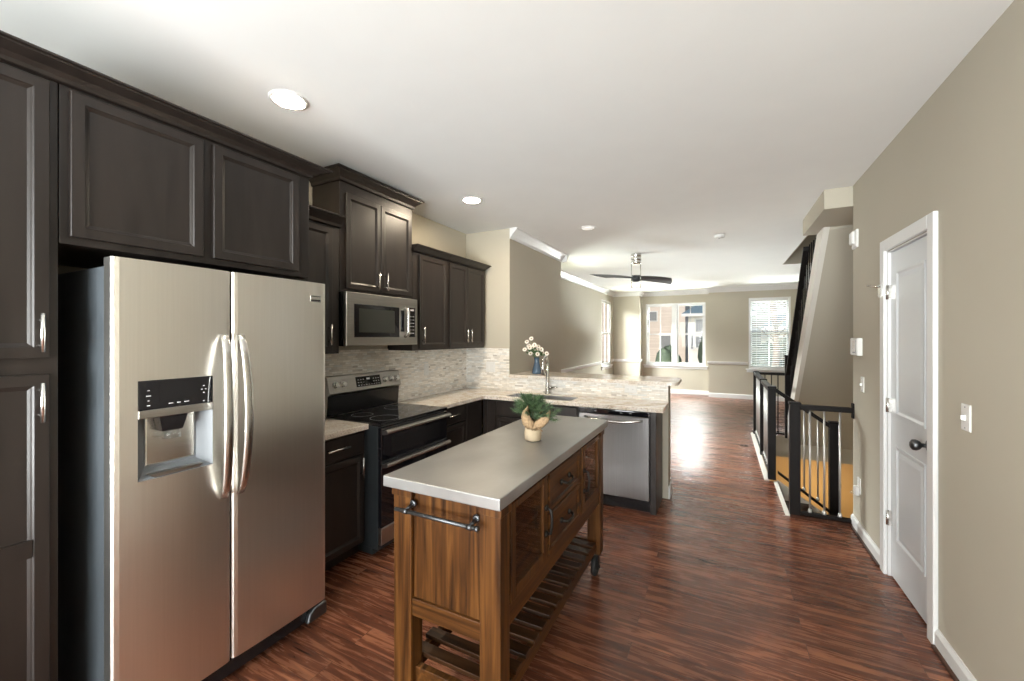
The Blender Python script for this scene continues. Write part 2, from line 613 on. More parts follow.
# ------------------------------------------------------------------ room shell
CEIL = 2.735
XL, XR = -2.70, 0.94          # left wall, right wall
XS = 1.95                     # far side of the stairwell
YB = -2.5                     # wall behind the camera
YK = 4.08                     # short wall at the end of the kitchen
XB, YBE = -2.12, 5.73         # chase beside the bar
YF, YBAY = 11.45, 11.75
YC = 4.19                     # end of the right wall
YE = 7.40                     # far edge of the stairwell

mb = MB()
xs = [XL - 0.15, 0.44, 0.505, 1.06, XS + 0.1]
ys = [YB - 0.15, YC, 5.08, YE, YBAY + 0.15]


def keepfloor(i, j):
    if j in (0, 3):
        return True
    if i == 0:
        return True
    return i == 1 and j == 1


mb.grid_slab(xs, ys, keepfloor, -0.27, 0.0)
struct(mb.build('floor', 'floor'), 'reddish brown wood plank floor running through kitchen and living room')

mb = MB()
xs = [XL - 0.15, 0.908, XS + 0.1]
ys = [YB - 0.15, 4.938, 8.262, YBAY + 0.15]
mb.grid_slab(xs, ys, lambda i, j: not (i == 1 and j == 1), CEIL, CEIL + 0.12)
struct(mb.build('ceiling', 'ceiling'), 'smooth white ceiling')


def wall_x(name, x0, x1, y0, y1, holes=(), z0=0.0, z1=CEIL, m='wall'):
    """wall lying along y with rectangular holes (y0, y1, z0, z1)"""
    us = sorted({y0, y1, *[h[0] for h in holes], *[h[1] for h in holes]})
    zs = sorted({z0, z1, *[h[2] for h in holes], *[h[3] for h in holes]})
    mb = MB()

    def keep(i, j):
        cu, cz = (us[i] + us[i + 1]) / 2, (zs[j] + zs[j + 1]) / 2
        return not any(h[0] < cu < h[1] and h[2] < cz < h[3] for h in holes)
    mb.grid_slab(us, zs, keep, x0, x1)
    for v in mb.bm.verts:
        u, z, x = v.co
        v.co = (x, u, z)
    return struct(mb.build(name, m))


def wall_y(name, y0, y1, x0, x1, holes=(), z0=0.0, z1=CEIL, m='wall'):
    us = sorted({x0, x1, *[h[0] for h in holes], *[h[1] for h in holes]})
    zs = sorted({z0, z1, *[h[2] for h in holes], *[h[3] for h in holes]})
    mb = MB()

    def keep(i, j):
        cu, cz = (us[i] + us[i + 1]) / 2, (zs[j] + zs[j + 1]) / 2
        return not any(h[0] < cu < h[1] and h[2] < cz < h[3] for h in holes)
    mb.grid_slab(us, zs, keep, y0, y1)
    for v in mb.bm.verts:
        u, z, y = v.co
        v.co = (u, y, z)
    return struct(mb.build(name, m))


LV = (5.90, 7.08, 0.76, 2.46)         # unseen window added behind the chase to light the mid-room
LW = (10.22, 11.18, 0.76, 2.46)       # hole in left wall (y0,y1,z0,z1)
W1 = (-1.87, -0.38, 0.75, 2.41)       # bay window
W2 = (0.575, 1.425, 0.74, 2.45)       # window with the blind
wall_x('wall_left', XL - 0.07, XL, YB, YBAY, [LW, LV])
wall_x('wall_right', XR, XR + 0.12, YB, YC, [(2.795, 3.42, 0.0, 2.06)])
wall_y('wall_rear', YB - 0.14, YB, XL, XR + 0.12, [(-2.35, 0.75, 0.35, 2.45)])
wall_y('wall_kitchen_end', YK, YBE, XL, XB)
BX0, BX1 = -1.985, -0.30
wall_y('wall_far_left', YF, YBAY + 0.14, XL, BX0)
wall_y('wall_far_bay', YBAY, YBAY + 0.14, BX0, BX1, [W1])
wall_y('wall_far_right', YF, YBAY + 0.14, BX1, XS + 0.1, [W2])
wall_x('wall_stair_side', XS, XS + 0.12, YC - 0.12, YBAY, z0=-2.9, z1=4.6)
wall_y('wall_stair_near', YC - 0.12, YC, XR + 0.12, XS, z0=0, z1=4.6)
# stairwell above: shaft to the upper floor
wall_x('wall_shaft_left', 0.9085, 0.92, 4.94, 8.26, z0=CEIL + 0.001, z1=4.6)
wall_y('wall_shaft_far', 8.25, 8.2615, 0.92, XS, z0=CEIL + 0.001, z1=4.6)
wall_y('wall_shaft_near', 4.9385, 4.95, 0.92, XS, z0=CEIL + 0.001, z1=4.6)
mb = MB(); mb.box(0.70, XS + 0.1, 4.8, 8.4, 4.6, 4.7)
struct(mb.build('ceiling_shaft', 'wall'))
# soffit box dropped below the ceiling over the stairs
mb = MB(); mb.box(0.752, XS, YC + 0.005, 5.2, 2.572, CEIL - 0.001)
struct(mb.build('ceiling_soffit', 'wall'), 'beige boxed soffit dropped below the ceiling over the stairs')
# stairwell below
wall_x('wall_lower_left', 0.36, 0.44, YC, 8.4, z0=-2.9, z1=-0.27, m='lowerwall')
wall_y('wall_lower_far', 8.4, 8.5, 0.36, XS, z0=-2.9, z1=-0.27, m='lowerwall')
wall_y('wall_lower_near', YC - 0.12, YC, 0.36, XS, z0=-2.9, z1=-0.27, m='lowerwall')
mb = MB(); mb.box(0.3, XS + 0.1, YC - 0.1, 8.5, -2.95, -2.85)
struct(mb.build('floor_lower', 'floor'))
# knee wall behind the peninsula
KY0, KY1, KX1 = 4.08, 4.265, -0.447
mb = MB(); mb.box(XB, KX1, KY0, KY1, 0, 1.062)
struct(mb.build('wall_knee', 'wall'), 'low beige wall carrying the raised bar')


# trims
def baseboard(name, pts_boxes):
    mb = MB()
    for b in pts_boxes:
        mb.box(*b)
    return struct(mb.build(name, 'white', bevel=0.004))


def base_profile_x(name, x, sgn, y0, y1, h=0.095, t=0.016):
    """baseboard on a wall facing sgn along x, with a dark shoe line"""
    mb = MB()
    mb.prism([(0, 0), (t, 0), (t, h - 0.02), (t * 0.55, h - 0.006), (t * 0.4, h), (0, h)], y0, y1, lambda p, q, s: (x + sgn * p, s, q))
    return struct(mb.build(name, 'white'))


def base_profile_y(name, y, sgn, x0, x1, h=0.11, t=0.016):
    mb = MB()
    mb.prism([(0, 0), (t, 0), (t, h - 0.02), (t * 0.55, h - 0.006), (t * 0.4, h), (0, h)], x0, x1, lambda p, q, s: (s, y + sgn * p, q))
    return struct(mb.build(name, 'white'))


base_profile_x('baseboard_right_near', XR, -1, YB, 2.725)
base_profile_x('baseboard_right_far', XR, -1, 3.492, YC)
for (nm, a, b) in (('trim_shoe_near', YB, 2.72), ('trim_shoe_far', 3.50, YC)):
    mb = MB(); mb.box(XR - 0.03, XR - 0.016, a, b, 0, 0.016)
    struct(mb.build(nm, 'tread'))
base_profile_x('baseboard_left', XL, 1, YBE, YF)
base_profile_y('baseboard_far_left', YF, -1, XL, BX0)
base_profile_y('baseboard_far_bay', YBAY, -1, BX0, BX1)
base_profile_y('baseboard_far_right', YF, -1, BX1, XS)
mb = MB(); mb.box(KX1, KX1 + 0.016, KY0 - 0.0, KY1 + 0.016, 0, 0.115); mb.box(XB, KX1, KY1, KY1 + 0.016, 0, 0.115)
struct(mb.build('baseboard_knee', 'white', bevel=0.003))

# chair rail
RAILP = [(0, 0.828), (0.012, 0.828), (0.022, 0.85), (0.03, 0.888), (0.03, 0.898), (0, 0.898)]
mb = MB(); mb.prism(RAILP, LV[1] + 0.07, LW[0] - 0.07, lambda p, q, s: (XL + p, s, q)); struct(mb.build('trim_1', 'white'))
mb = MB(); mb.prism(RAILP, LW[1] + 0.07, YF, lambda p, q, s: (XL + p, s, q)); struct(mb.build('trim_2', 'white'))
mb = MB(); mb.prism(RAILP, XL, BX0 + 0.03, lambda p, q, s: (s, YF - p, q)); struct(mb.build('trim_3', 'white'))
mb = MB(); mb.prism(RAILP, BX1 - 0.03, W2[0] - 0.02, lambda p, q, s: (s, YF - p, q)); struct(mb.build('trim_4', 'white'))
mb = MB(); mb.prism(RAILP, W2[1] + 0.02, XS, lambda p, q, s: (s, YF - p, q)); struct(mb.build('trim_5', 'white'))
mb = MB(); mb.prism(RAILP, YF, YBAY, lambda p, q, s: (BX0 + p, s, q)); struct(mb.build('trim_6', 'white'))

# crown moulding: over the chase and all round the living room
CR = [(0, CEIL - 0.115), (0.012, CEIL - 0.115), (0.022, CEIL - 0.09), (0.06, CEIL - 0.045), (0.085, CEIL - 0.022), (0.09, CEIL), (0, CEIL)]
crown_runs = [
    (YK - 0.0, YBE + 0.09, lambda p, q, s: (XB + p, s, q)),
    (XL, XB + 0.09, lambda p, q, s: (s, YBE + p, q)),
    (YBE, YF, lambda p, q, s: (XL + p, s, q)),
    (XL, BX0 + 0.09, lambda p, q, s: (s, YF - p, q)),
    (YF - 0.09, YBAY, lambda p, q, s: (BX0 + p, s, q)),
    (BX0, BX1, lambda p, q, s: (s, YBAY - p, q)),
    (YF - 0.09, YBAY, lambda p, q, s: (BX1 - p, s, q)),
    (BX1 - 0.09, XS, lambda p, q, s: (s, YF - p, q)),
]
for k, (a, b, f) in enumerate(crown_runs):
    mb = MB(); mb.prism(CR, a, b, f)
    struct(mb.build('trim_%d' % (k + 7), 'white'))

# mosaic backsplash
TY = YK - 0.010
mb = MB(); mb.box(XL, XL + 0.010, 1.53, TY, 0.9, 1.41)
struct(mb.build('backsplash_side', 'tiley'), 'pale stone strip mosaic along the range wall')
mb = MB(); mb.box(XL, XB, TY, YK, 0.9, 1.385)
struct(mb.build('backsplash_back', 'tilex'), 'pale stone strip mosaic on the end wall beside the bar')
mb = MB(); mb.box(XB, KX1, TY, YK, 0.9, 1.062)
struct(mb.build('backsplash_bar', 'tilex'), 'pale stone strip mosaic below the raised bar')


# windows
def sash_window(name, y, x0, x1, z0, z1, units, inward, axis='y', casing=0.0, muntin=True, depth=0.12):
    """double hung window; inward = +1/-1 direction into the room along the wall normal"""
    if axis == 'y':
        P = lambda u, d, z: (u, y + inward * d, z)
    else:
        P = lambda u, d, z: (y + inward * d, u, z)
    c = P((x0 + x1) / 2, 0, z0)
    w = semp(name, c)

    def bx(mb, u0, u1, d0, d1, a, b):
        p, q = P(u0, d0, a), P(u1, d1, b)
        mb.box(min(p[0], q[0]), max(p[0], q[0]), min(p[1], q[1]), max(p[1], q[1]), a, b)
    fr = MB()
    t = 0.035
    bx(fr, x0, x0 + t, -depth, 0.0, z0, z1)
    bx(fr, x1 - t, x1, -depth, 0.0, z0, z1)
    bx(fr, x0 + t, x1 - t, -depth, 0.0, z1 - t, z1)
    bx(fr, x0 + t, x1 - t, -depth, 0.0, z0, z0 + t)
    n = units
    uw = (x1 - x0 - 2 * t) / n
    for k in range(1, n):
        m = x0 + t + k * uw
        bx(fr, m - 0.045, m + 0.045, -depth, -0.02, z0 + t, z1 - t)
    fr.build('window_frame', 'white', w)
    sill = MB()
    bx(sill, x0 - 0.06, x1 + 0.06, 0.0, 0.045, z0 - 0.025, z0)
    bx(sill, x0 - 0.04, x1 + 0.04, 0.0, 0.016, z0 - 0.085, z0 - 0.025)
    sill.build('window_sill', 'white', w)
    for k in range(n):
        a = x0 + t + k * uw + (0.045 if k else 0)
        b = x0 + t + (k + 1) * uw - (0.045 if k < n - 1 else 0)
        zm = (z0 + z1) / 2
        for (lo, hi, d) in ((zm - 0.02, z1 - t, -0.085 * depth / 0.12), (z0 + t, zm + 0.02, -0.055 * depth / 0.12)):
            sm = MB()
            th = 0.03 * depth / 0.12
            r = 0.038
            bx(sm, a, a + r, d - th, d, lo, hi)
            bx(sm, b - r, b, d - th, d, lo, hi)
            bx(sm, a + r, b - r, d - th, d, lo, lo + r)
            bx(sm, a + r, b - r, d - th, d, hi - r, hi)
            if muntin:
                mid = (a + b) / 2
                bx(sm, mid - 0.011, mid + 0.011, d - th * 0.73, d - th * 0.27, lo + r, hi - r)
            s_ = sm.build('sash', 'white', w)
            g = MB()
            bx(g, a + r - 0.004, b - r + 0.004, d - th * 0.6, d - th * 0.46, lo + r - 0.004, hi - r + 0.004)
            g.build('window_pane', 'glass', s_)
    return w


sash_window('window_1', YBAY, *W1[:2], *W1[2:], 2, -1)
sash_window('window_2', YF, *W2[:2], *W2[2:], 1, -1)
sash_window('window_3', XL, LW[0], LW[1], LW[2], LW[3], 1, 1, axis='x', depth=0.06)
sash_window('added_window_5', XL, LV[0], LV[1], LV[2], LV[3], 1, 1, axis='x', depth=0.06)  # added out of view to let in mid-room daylight
sash_window('window_4', YB, -2.35, 0.75, 0.35, 2.45, 3, 1, muntin=False)

# ------------------------------------------------------------------ door in the right wall
dr = semp('door_1', (XR, 3.11, 0), 'white two panel interior door in the beige wall')
DXF = 0.958  # face of the slab


def drmap(u, d, z):
    return (DXF - d, u, z)


mb = MB()
mb.box(DXF + 0.0005, DXF + 0.034, 2.802, 3.413, 0.012, 2.050)
# skin with two sunk, raised-field panels
P0, P1 = 2.912, 3.318
rows = [(0.012, 0.255), (0.255, 0.845), (0.845, 1.035), (1.035, 1.925), (1.925, 2.050)]
for (a, b) in ((0.012, 0.255), (0.845, 1.035), (1.925, 2.050)):
    mb.box(DXF - 0.003, DXF + 0.002, 2.802, 3.413, a, b)
for (a, b) in ((0.255, 0.845), (1.035, 1.925)):
    mb.box(DXF - 0.003, DXF + 0.002, 2.802, P0, a, b)
    mb.box(DXF - 0.003, DXF + 0.002, P1, 3.413, a, b)
    mb.nested(P0, P1, a, b, [(0, -0.001), (0, 0.009), (0.012, 0.009), (0.024, 0.001), (0.03, 0.001), (0.055, 0.006)], drmap)
mb.build('door_panel', 'doorwhite', dr)
mb = MB()
cx0 = XR - 0.021
for a, b in ((2.725, 2.797), (3.418, 3.490)):
    mb.box(cx0, XR, a, b, 0, 2.135)
mb.box(cx0, XR, 2.797, 3.418, 2.063, 2.135)
mb.build('door_casing', 'white', dr, bevel=0.005)
mb = MB()
mb.box(XR, XR + 0.12, 2.795, 2.800, 0, 2.06)
mb.box(XR, XR + 0.12, 3.4145, 3.4195, 0, 2.06)
mb.box(XR, XR + 0.12, 2.800, 3.4145, 2.054, 2.0595)
mb.build('door_jamb', 'white', dr)
for z in (0.37, 1.085, 1.80):
    mb = MB()
    mb.tube([(XR - 0.004, 3.408, z - 0.045), (XR - 0.004, 3.408, z + 0.045)], 0.008, 10)
    mb.box(XR - 0.002, XR + 0.014, 3.395, 3.416, z - 0.045, z + 0.045)
    mb.build('door_hinge', 'nickel', dr)
mb = MB()
kz, ky = 0.955, 2.862
mb.lathe([(0.032, 0), (0.032, -0.006), (0.026, -0.012), (0.011, -0.014), (0.011, -0.034), (0.022, -0.042), (0.029, -0.056), (0.027, -0.07), (0.015, -0.078), (0.001, -0.079)],
         (DXF - 0.003, ky, kz), 24, 'x')
mb.build('door_knob', 'iron', dr)
mb = MB()
mb.box(cx0 - 0.012, cx0, 3.425, 3.475, 1.775, 1.855)
mb.tube([(cx0 - 0.012, 3.45, 1.84), (cx0 - 0.05, 3.54, 1.86)], 0.006, 8)
mb.build('flip_latch', 'nickel', dr)

# ------------------------------------------------------------------ cabinets
DT = 0.020


def shaker(name, parent, u0, u1, z0, z1, mp, m='cab', s=0.040, inner=0.010):
    mb = MB()
    mb.nested(u0, u1, z0, z1, [(0, 0), (0, DT - 0.002), (0.002, DT), (s - 0.004, DT), (s, DT - 0.004), (s + 0.004, DT - 0.006), (s + 0.010, DT - inner)], mp)
    return mb.build(name, m, parent)


def slab_front(name, parent, u0, u1, z0, z1, mp, m='cab'):
    mb = MB()
    mb.nested(u0, u1, z0, z1, [(0, 0), (0, DT - 0.006), (0.006, DT), (0.012, DT)], mp)
    return mb.build(name, m, parent)


def pull(parent, mp, u, z0, z1=None, u1=None, out=0.030, d0=DT):
    """bar pull, upright (z0..z1) or lying (u..u1)"""
    mb = MB()
    if u1 is None:
        a, b = (u, z0), (u, z1)
        e = 0.022
        posts = ((u, z0 + e), (u, z1 - e))
    else:
        a, b = (u, z0), (u1, z0)
        e = 0.022
        posts = ((u + e, z0), (u1 - e, z0))
    mb.tube([mp(a[0], d0 + out, a[1]), mp(b[0], d0 + out, b[1])], 0.0062, 12)
    for p in posts:
        mb.tube([mp(p[0], d0 - 0.001, p[1]), mp(p[0], d0 + out, p[1])], 0.005, 8)
    return mb.build('handle', 'nickel', parent)


def mapx(x):     # fronts facing +x
    return lambda u, d, z: (x + d, u, z)


def mapy(y):     # fronts facing -y
    return lambda u, d, z: (u, y - d, z)


def crown_cab(name, parent, x_back, x_front, y0, y1, z0, h=0.075, proj=0.06, left=False, right=True, m='cab'):
    """cabinet crown with mitred returns"""
    prof = [(0.0, 0.0), (0.010, 0.004), (0.014, h * 0.28), (0.030, h * 0.5), (proj * 0.8, h * 0.78), (proj * 0.82, h * 0.86), (proj, h * 0.88), (proj, h)]
    mb = MB()
    loops = []
    for p, q in prof:
        yl = y0 - (p if left else 0)
        yr = y1 + (p if right else 0)
        loops.append([mb.bm.verts.new(c) for c in ((x_back, yl, z0 + q), (x_front + p, yl, z0 + q), (x_front + p, yr, z0 + q), (x_back, yr, z0 + q))])
    for i in range(len(loops) - 1):
        for k in range(4):
            mb.bm.faces.new((loops[i][k], loops[i][(k + 1) % 4], loops[i + 1][(k + 1) % 4], loops[i + 1][k]))
    mb.bm.faces.new(loops[0][::-1])
    mb.bm.faces.new(loops[-1])
    return mb.build(name, m, parent)


G = 0.002   # gap to the wall
# tall pantry
XT = -2.05
pan = thing('pantry_cabinet', ((XL + XT) / 2, 0.27, 0), 'tall dark espresso pantry cabinet beside the refrigerator', 'cabinet')
mb = MB(); mb.box(XL + G, XT, -0.03, 0.548, 0.10, 2.40); mb.box(XL + G, XT - 0.06, -0.03, 0.548, 0, 0.10)
mb.build('carcass', 'cab', pan, bevel=0.002)
mx = mapx(XT)
d = shaker('door', pan, 0.02, 0.524, 1.448, 2.388, mx); pull(d, mx, 0.500, 1.468, 1.597)
d = shaker('door', pan, 0.02, 0.524, 0.115, 1.392, mx); pull(d, mx, 0.500, 1.236, 1.366)
mb = MB()
mb.prism([(0, 0), (DT + 0.0005, 0), (DT + 0.0005, 0.058), (0, 0.058)], 0.061, 0.483, lambda p, q, s: (XT + p, s, 0.789 + q))
mb.build('middle_rail', 'cab', pan)

# cabinet above the refrigerator
fc = thing('wall_cabinet', ((XL + XT) / 2, 1.03, 1.84), 'two door espresso cabinet spanning above the refrigerator', 'cabinet')
mb = MB(); mb.box(XL + G, XT, 0.5505, 1.520, 1.845, 2.40)
mb.build('carcass', 'cab', fc, bevel=0.002)
shaker('door', fc, 0.574, 0.988, 1.872, 2.385, mx)
shaker('door', fc, 1.028, 1.446, 1.872, 2.385, mx)
cr = crown_cab('cornice', None, XL + G, XT + 0.004, -0.03, 1.520, 2.4005, h=0.055, proj=0.085)
tag(cr, 'dark stepped cornice running along pantry and refrigerator cabinet tops', 'cornice')

# short wall cabinet between refrigerator and microwave
XU = -2.41
mu = mapx(XU)
sc_ = thing('wall_cabinet', ((XL + XU) / 2, 1.78, 1.40), 'narrow espresso wall cabinet half hidden behind the refrigerator top', 'cabinet')
mb = MB(); mb.box(XL + G, XU, 1.525, 2.022, 1.40, 2.285)
mb.build('carcass', 'cab', sc_, bevel=0.002)
d = shaker('door', sc_, 1.545, 1.955, 1.415, 2.265, mu); pull(d, mu, 1.920, 1.462, 1.602)
crown_cab('cornice', sc_, XL + G, XU + 0.01, 1.5305, 2.022, 2.2855, right=False)

# cabinet above the microwave
mc = thing('wall_cabinet', ((XL + XU) / 2, 2.41, 1.84), 'raised two door espresso cabinet above the microwave', 'cabinet')
mb = MB(); mb.box(XL + G, XU + 0.001, 2.026, 2.788, 1.842, 2.625)
mb.build('carcass', 'cab', mc, bevel=0.002)
d = shaker('door', mc, 2.072, 2.402, 1.866, 2.552, mu); pull(d, mu, 2.362, 1.884, 2.022)
d = shaker('door', mc, 2.408, 2.756, 1.866, 2.552, mu); pull(d, mu, 2.450, 1.884, 2.022)
crown_cab('cornice', mc, XL + G, XU + 0.008, 2.026, 2.788, 2.6255, h=0.08, proj=0.072, left=True)

# wall cabinets to the corner
rc = thing('wall_cabinet', ((XL + XU) / 2, 3.05, 1.40), 'single door espresso wall cabinet next to the microwave', 'cabinet')
mb = MB(); mb.box(XL + G, XU, 2.792, 3.300, 1.395, 2.265)
mb.build('carcass', 'cab', rc, bevel=0.002)
d = shaker('door', rc, 2.872, 3.278, 1.412, 2.250, mu); pull(d, mu, 2.905, 1.460, 1.600)
crown_cab('cornice', rc, XL + G, XU + 0.006, 2.7925, 3.2995, 2.2655, h=0.06, right=False)
rd = thing('wall_cabinet', ((XL + XU) / 2, 3.66, 1.40), 'two door espresso wall cabinet nearest the corner and sink', 'cabinet')
mb = MB(); mb.box(XL + G, XU, 3.302, 4.005, 1.395, 2.265)
mb.build('carcass', 'cab', rd, bevel=0.002)
d = shaker('door', rd, 3.330, 3.640, 1.412, 2.250, mu); pull(d, mu, 3.607, 1.460, 1.600)
d = shaker('door', rd, 3.645, 3.980, 1.412, 2.250, mu); pull(d, mu, 3.680, 1.460, 1.600)
crown_cab('cornice', rd, XL + G, XU + 0.006, 3.3025, 4.005, 2.2655, h=0.06)

# base cabinets
XBF = -2.225
mbx = mapx(XBF)
bl = thing('base_cabinet', ((XL + XBF) / 2, 1.80, 0), 'espresso base cabinet with drawer between refrigerator and range', 'cabinet')
mb = MB(); mb.box(XL + G, XBF, 1.53, 2.082, 0.09, 0.875); mb.box(XL + G, XBF - 0.06, 1.53, 2.082, 0, 0.09)
mb.build('carcass', 'cab', bl, bevel=0.002)
d = slab_front('drawer', bl, 1.545, 2.055, 0.715, 0.862, mbx); pull(d, mbx, 1.745, 0.795, u1=1.915)
d = shaker('door', bl, 1.545, 2.055, 0.105, 0.700, mbx); pull(d, mbx, 2.028, 0.560, 0.695)
br_ = thing('base_cabinet', ((XL + XBF) / 2, 3.20, 0), 'espresso base cabinet with drawer on the corner side of the range', 'cabinet')
mb = MB(); mb.box(XL + G, XBF, 2.850, 3.645, 0.09, 0.875); mb.box(XL + G, XBF - 0.06, 2.850, 3.645, 0, 0.09)
mb.build('carcass', 'cab', br_, bevel=0.002)
d = slab_front('drawer', br_, 2.865, 3.330, 0.715, 0.862, mbx); pull(d, mbx, 3.02, 0.795, u1=3.18)
d = shaker('door', br_, 2.865, 3.330, 0.105, 0.700, mbx); pull(d, mbx, 2.895, 0.560, 0.695)
slab_front('filler_panel', br_, 3.345, 3.625, 0.105, 0.862, mbx)

YP = 3.67
mpy = mapy(YP)
sk = thing('sink_cabinet', (-1.70, 3.88, 0), 'espresso sink base cabinet in the peninsula beside the dishwasher', 'cabinet')
mb = MB()
mb.box(-2.215, -1.185, YP, YP + 0.02, 0.09, 0.875)
mb.box(-2.215, -2.195, YP + 0.02, TY - G, 0.09, 0.875)
mb.box(-1.205, -1.185, YP + 0.02, TY - G, 0.09, 0.875)
mb.box(-2.195, -1.205, YP + 0.02, TY - G, 0.09, 0.11)
mb.box(-2.215, -1.185, YP + 0.06, TY - G, 0, 0.09)
mb.build('carcass', 'cab', sk)
slab_front('filler_panel', sk, -2.16, -2.06, 0.105, 0.862, mpy)
for a, b in ((-2.05, -1.63), (-1.615, -1.195)):
    slab_front('false_drawer', sk, a, b, 0.715, 0.862, mpy)
    d = shaker('door', sk, a, b, 0.105, 0.700, mpy)
    pull(d, mpy, (b - 0.03) if a < -2 else (a + 0.03), 0.56, 0.695)

ep = MB(); ep.box(-0.545, -0.497, YP - 0.02, TY - G, 0.0, 0.875)
tag(ep.build('end_panel', 'cab', bevel=0.003), 'dark wood end panel closing the peninsula beside the dishwasher', 'cabinet panel')

# countertops
mb = MB(); mb.box(XL + 0.012, -2.185, 1.53, 2.083, 0.8755, 0.913)
tag(mb.build('countertop', 'granite', bevel=0.004), 'short cream granite countertop between refrigerator and range', 'countertop')
mb = MB()
xs = [XL + 0.012, -2.185, -1.97, -1.27, -0.437]
ys = [2.850, 3.632, 3.695, 3.975, TY - 0.001]
mb.grid_slab(xs, ys, lambda i, j: (i == 0 or j > 0) and not (i == 2 and j == 2), 0.8755, 0.913)
tag(mb.build('countertop', 'granite', bevel=0.004), 'L-shaped cream granite countertop with a sink cut into it', 'countertop')

# raised bar top with rounded outer corners
mb = MB()
poly = [(XB + 0.001, 4.048), (-0.43, 4.048)]
for k in range(9):
    a = -90 + 90 * k / 8
    poly.append((-0.43 + 0.07 * math.cos(R(a)), 4.118 + 0.07 * math.sin(R(a))))
for k in range(9):
    a = 90 * k / 8
    poly.append((-0.50 + 0.14 * math.cos(R(a)), 4.44 + 0.14 * math.sin(R(a))))
poly.append((XB + 0.001, 4.58))
mb.prism(poly, 1.0625, 1.096, lambda p, q, t: (p, q, t))
tag(mb.build('bar_top', 'granite', bevel=0.005), 'raised cream granite bar top with rounded end', 'countertop')

# sink and faucet
si = thing('kitchen_sink', (-1.62, 3.835, 0.70), 'undermount steel sink in the peninsula countertop', 'sink')
mb = MB()
x0, x1, y0, y1 = -1.970, -1.270, 3.695, 3.975
prof = [(0.003, 0.905), (0.006, 0.905), (0.010, 0.86), (0.018, 0.73), (0.04, 0.705)]
loops = []
for ins, z in prof:
    loops.append([mb.bm.verts.new(c) for c in ((x0 + ins, y0 + ins, z), (x1 - ins, y0 + ins, z), (x1 - ins, y1 - ins, z), (x0 + ins, y1 - ins, z))])
for i in range(len(loops) - 1):
    for k in range(4):
        mb.bm.faces.new((loops[i][k], loops[i][(k + 1) % 4], loops[i + 1][(k + 1) % 4], loops[i + 1][k]))
mb.bm.faces.new(loops[-1])
o = mb.build('basin', 'steelshade', si)
so = o.modifiers.new('solidify', 'SOLIDIFY'); so.thickness = 0.002
mb = MB(); mb.lathe([(0.042, 0.7055), (0.042, 0.709), (0.03, 0.709), (0.028, 0.7065)], (-1.62, 3.835, 0), 20)
mb.build('drain', 'nickel', si)

fa = thing('kitchen_faucet', (-1.635, 4.006, 0.913), 'brushed nickel pull-down faucet behind the sink', 'faucet')
fx, fy = -1.635, 4.006
mb = MB()
mb.lathe([(0.030, 0.9135), (0.030, 0.922), (0.022, 0.928), (0.020, 1.02), (0.016, 1.03), (0.0155, 1.24)], (fx, fy, 0), 18)
mb.build('column', 'nickel', fa)
mb = MB()
pts = []
for k in range(13):
    a = math.pi * k / 12
    pts.append((fx + 0.0105 * (1 - math.cos(a)), fy - 0.085 * (1 - math.cos(a)), 1.24 + 0.075 * math.sin(a)))
mb.tube(pts, 0.0125, 12)
mb.build('spout', 'nickel', fa)
mb = MB()
e = pts[-1]
mb.tube([(e[0], e[1], e[2] + 0.004), (e[0], e[1], e[2] - 0.03), (e[0], e[1], e[2] - 0.11)], [0.0135, 0.016, 0.018], 14)
mb.build('spray_head', 'nickel', fa)
mb = MB()
mb.tube([(fx + 0.012, fy, 0.985), (fx + 0.05, fy, 0.985)], 0.016, 12)
mb.tube([(fx + 0.05, fy, 0.985), (fx + 0.115, fy, 0.992)], [0.010, 0.007], 10)
mb.build('lever', 'nickel', fa)

# ------------------------------------------------------------------ refrigerator
FX = -1.90
Y0f, Ymid, Y1f = 0.640, 1.036, 1.516
ref = thing('refrigerator', (-2.28, 1.08, 0), 'stainless steel side-by-side refrigerator with ice and water dispenser', 'refrigerator')
mb = MB(); mb.box(XL + 0.03, -1.972, Y0f + 0.004, Y1f - 0.004, 0.03, 1.775)
mb.build('body', 'fridgeside', ref, bevel=0.004)
for a, b in ((Y0f + 0.004, Y0f + 0.10), (Y1f - 0.10, Y1f - 0.004)):
    mb = MB(); mb.box(-1.985, -1.945, a, b, 1.7755, 1.800)
    mb.build('hinge_cover', 'greyplastic', ref, bevel=0.004)
mb = MB(); mb.box(-1.960, -1.925, Y0f + 0.01, Y1f - 0.01, 0.035, 0.098)
mb.build('kick_grille', 'black', ref)
mb = MB(); mb.prism([(0, 0), (0.115, 0), (0.10, 0.045), (0.07, 0.066), (0, 0.066)], -1.924, -1.893, lambda p, q, t: (t, Y1f - 0.004 - p, 0.035 + q))
mb.build('foot_cover', 'iron', ref, bevel=0.008)
for a in (Y0f + 0.08, Y1f - 0.08):
    for x in (-2.02, -2.55):
        mb = MB(); mb.lathe([(0.022, 0), (0.022, 0.03)], (x, a, 0), 14)
        mb.build('levelling_foot', 'rubber', ref)

DY0, DY1, DZ0, DZ1 = 0.711, 0.960, 0.985, 1.356   # dispenser opening


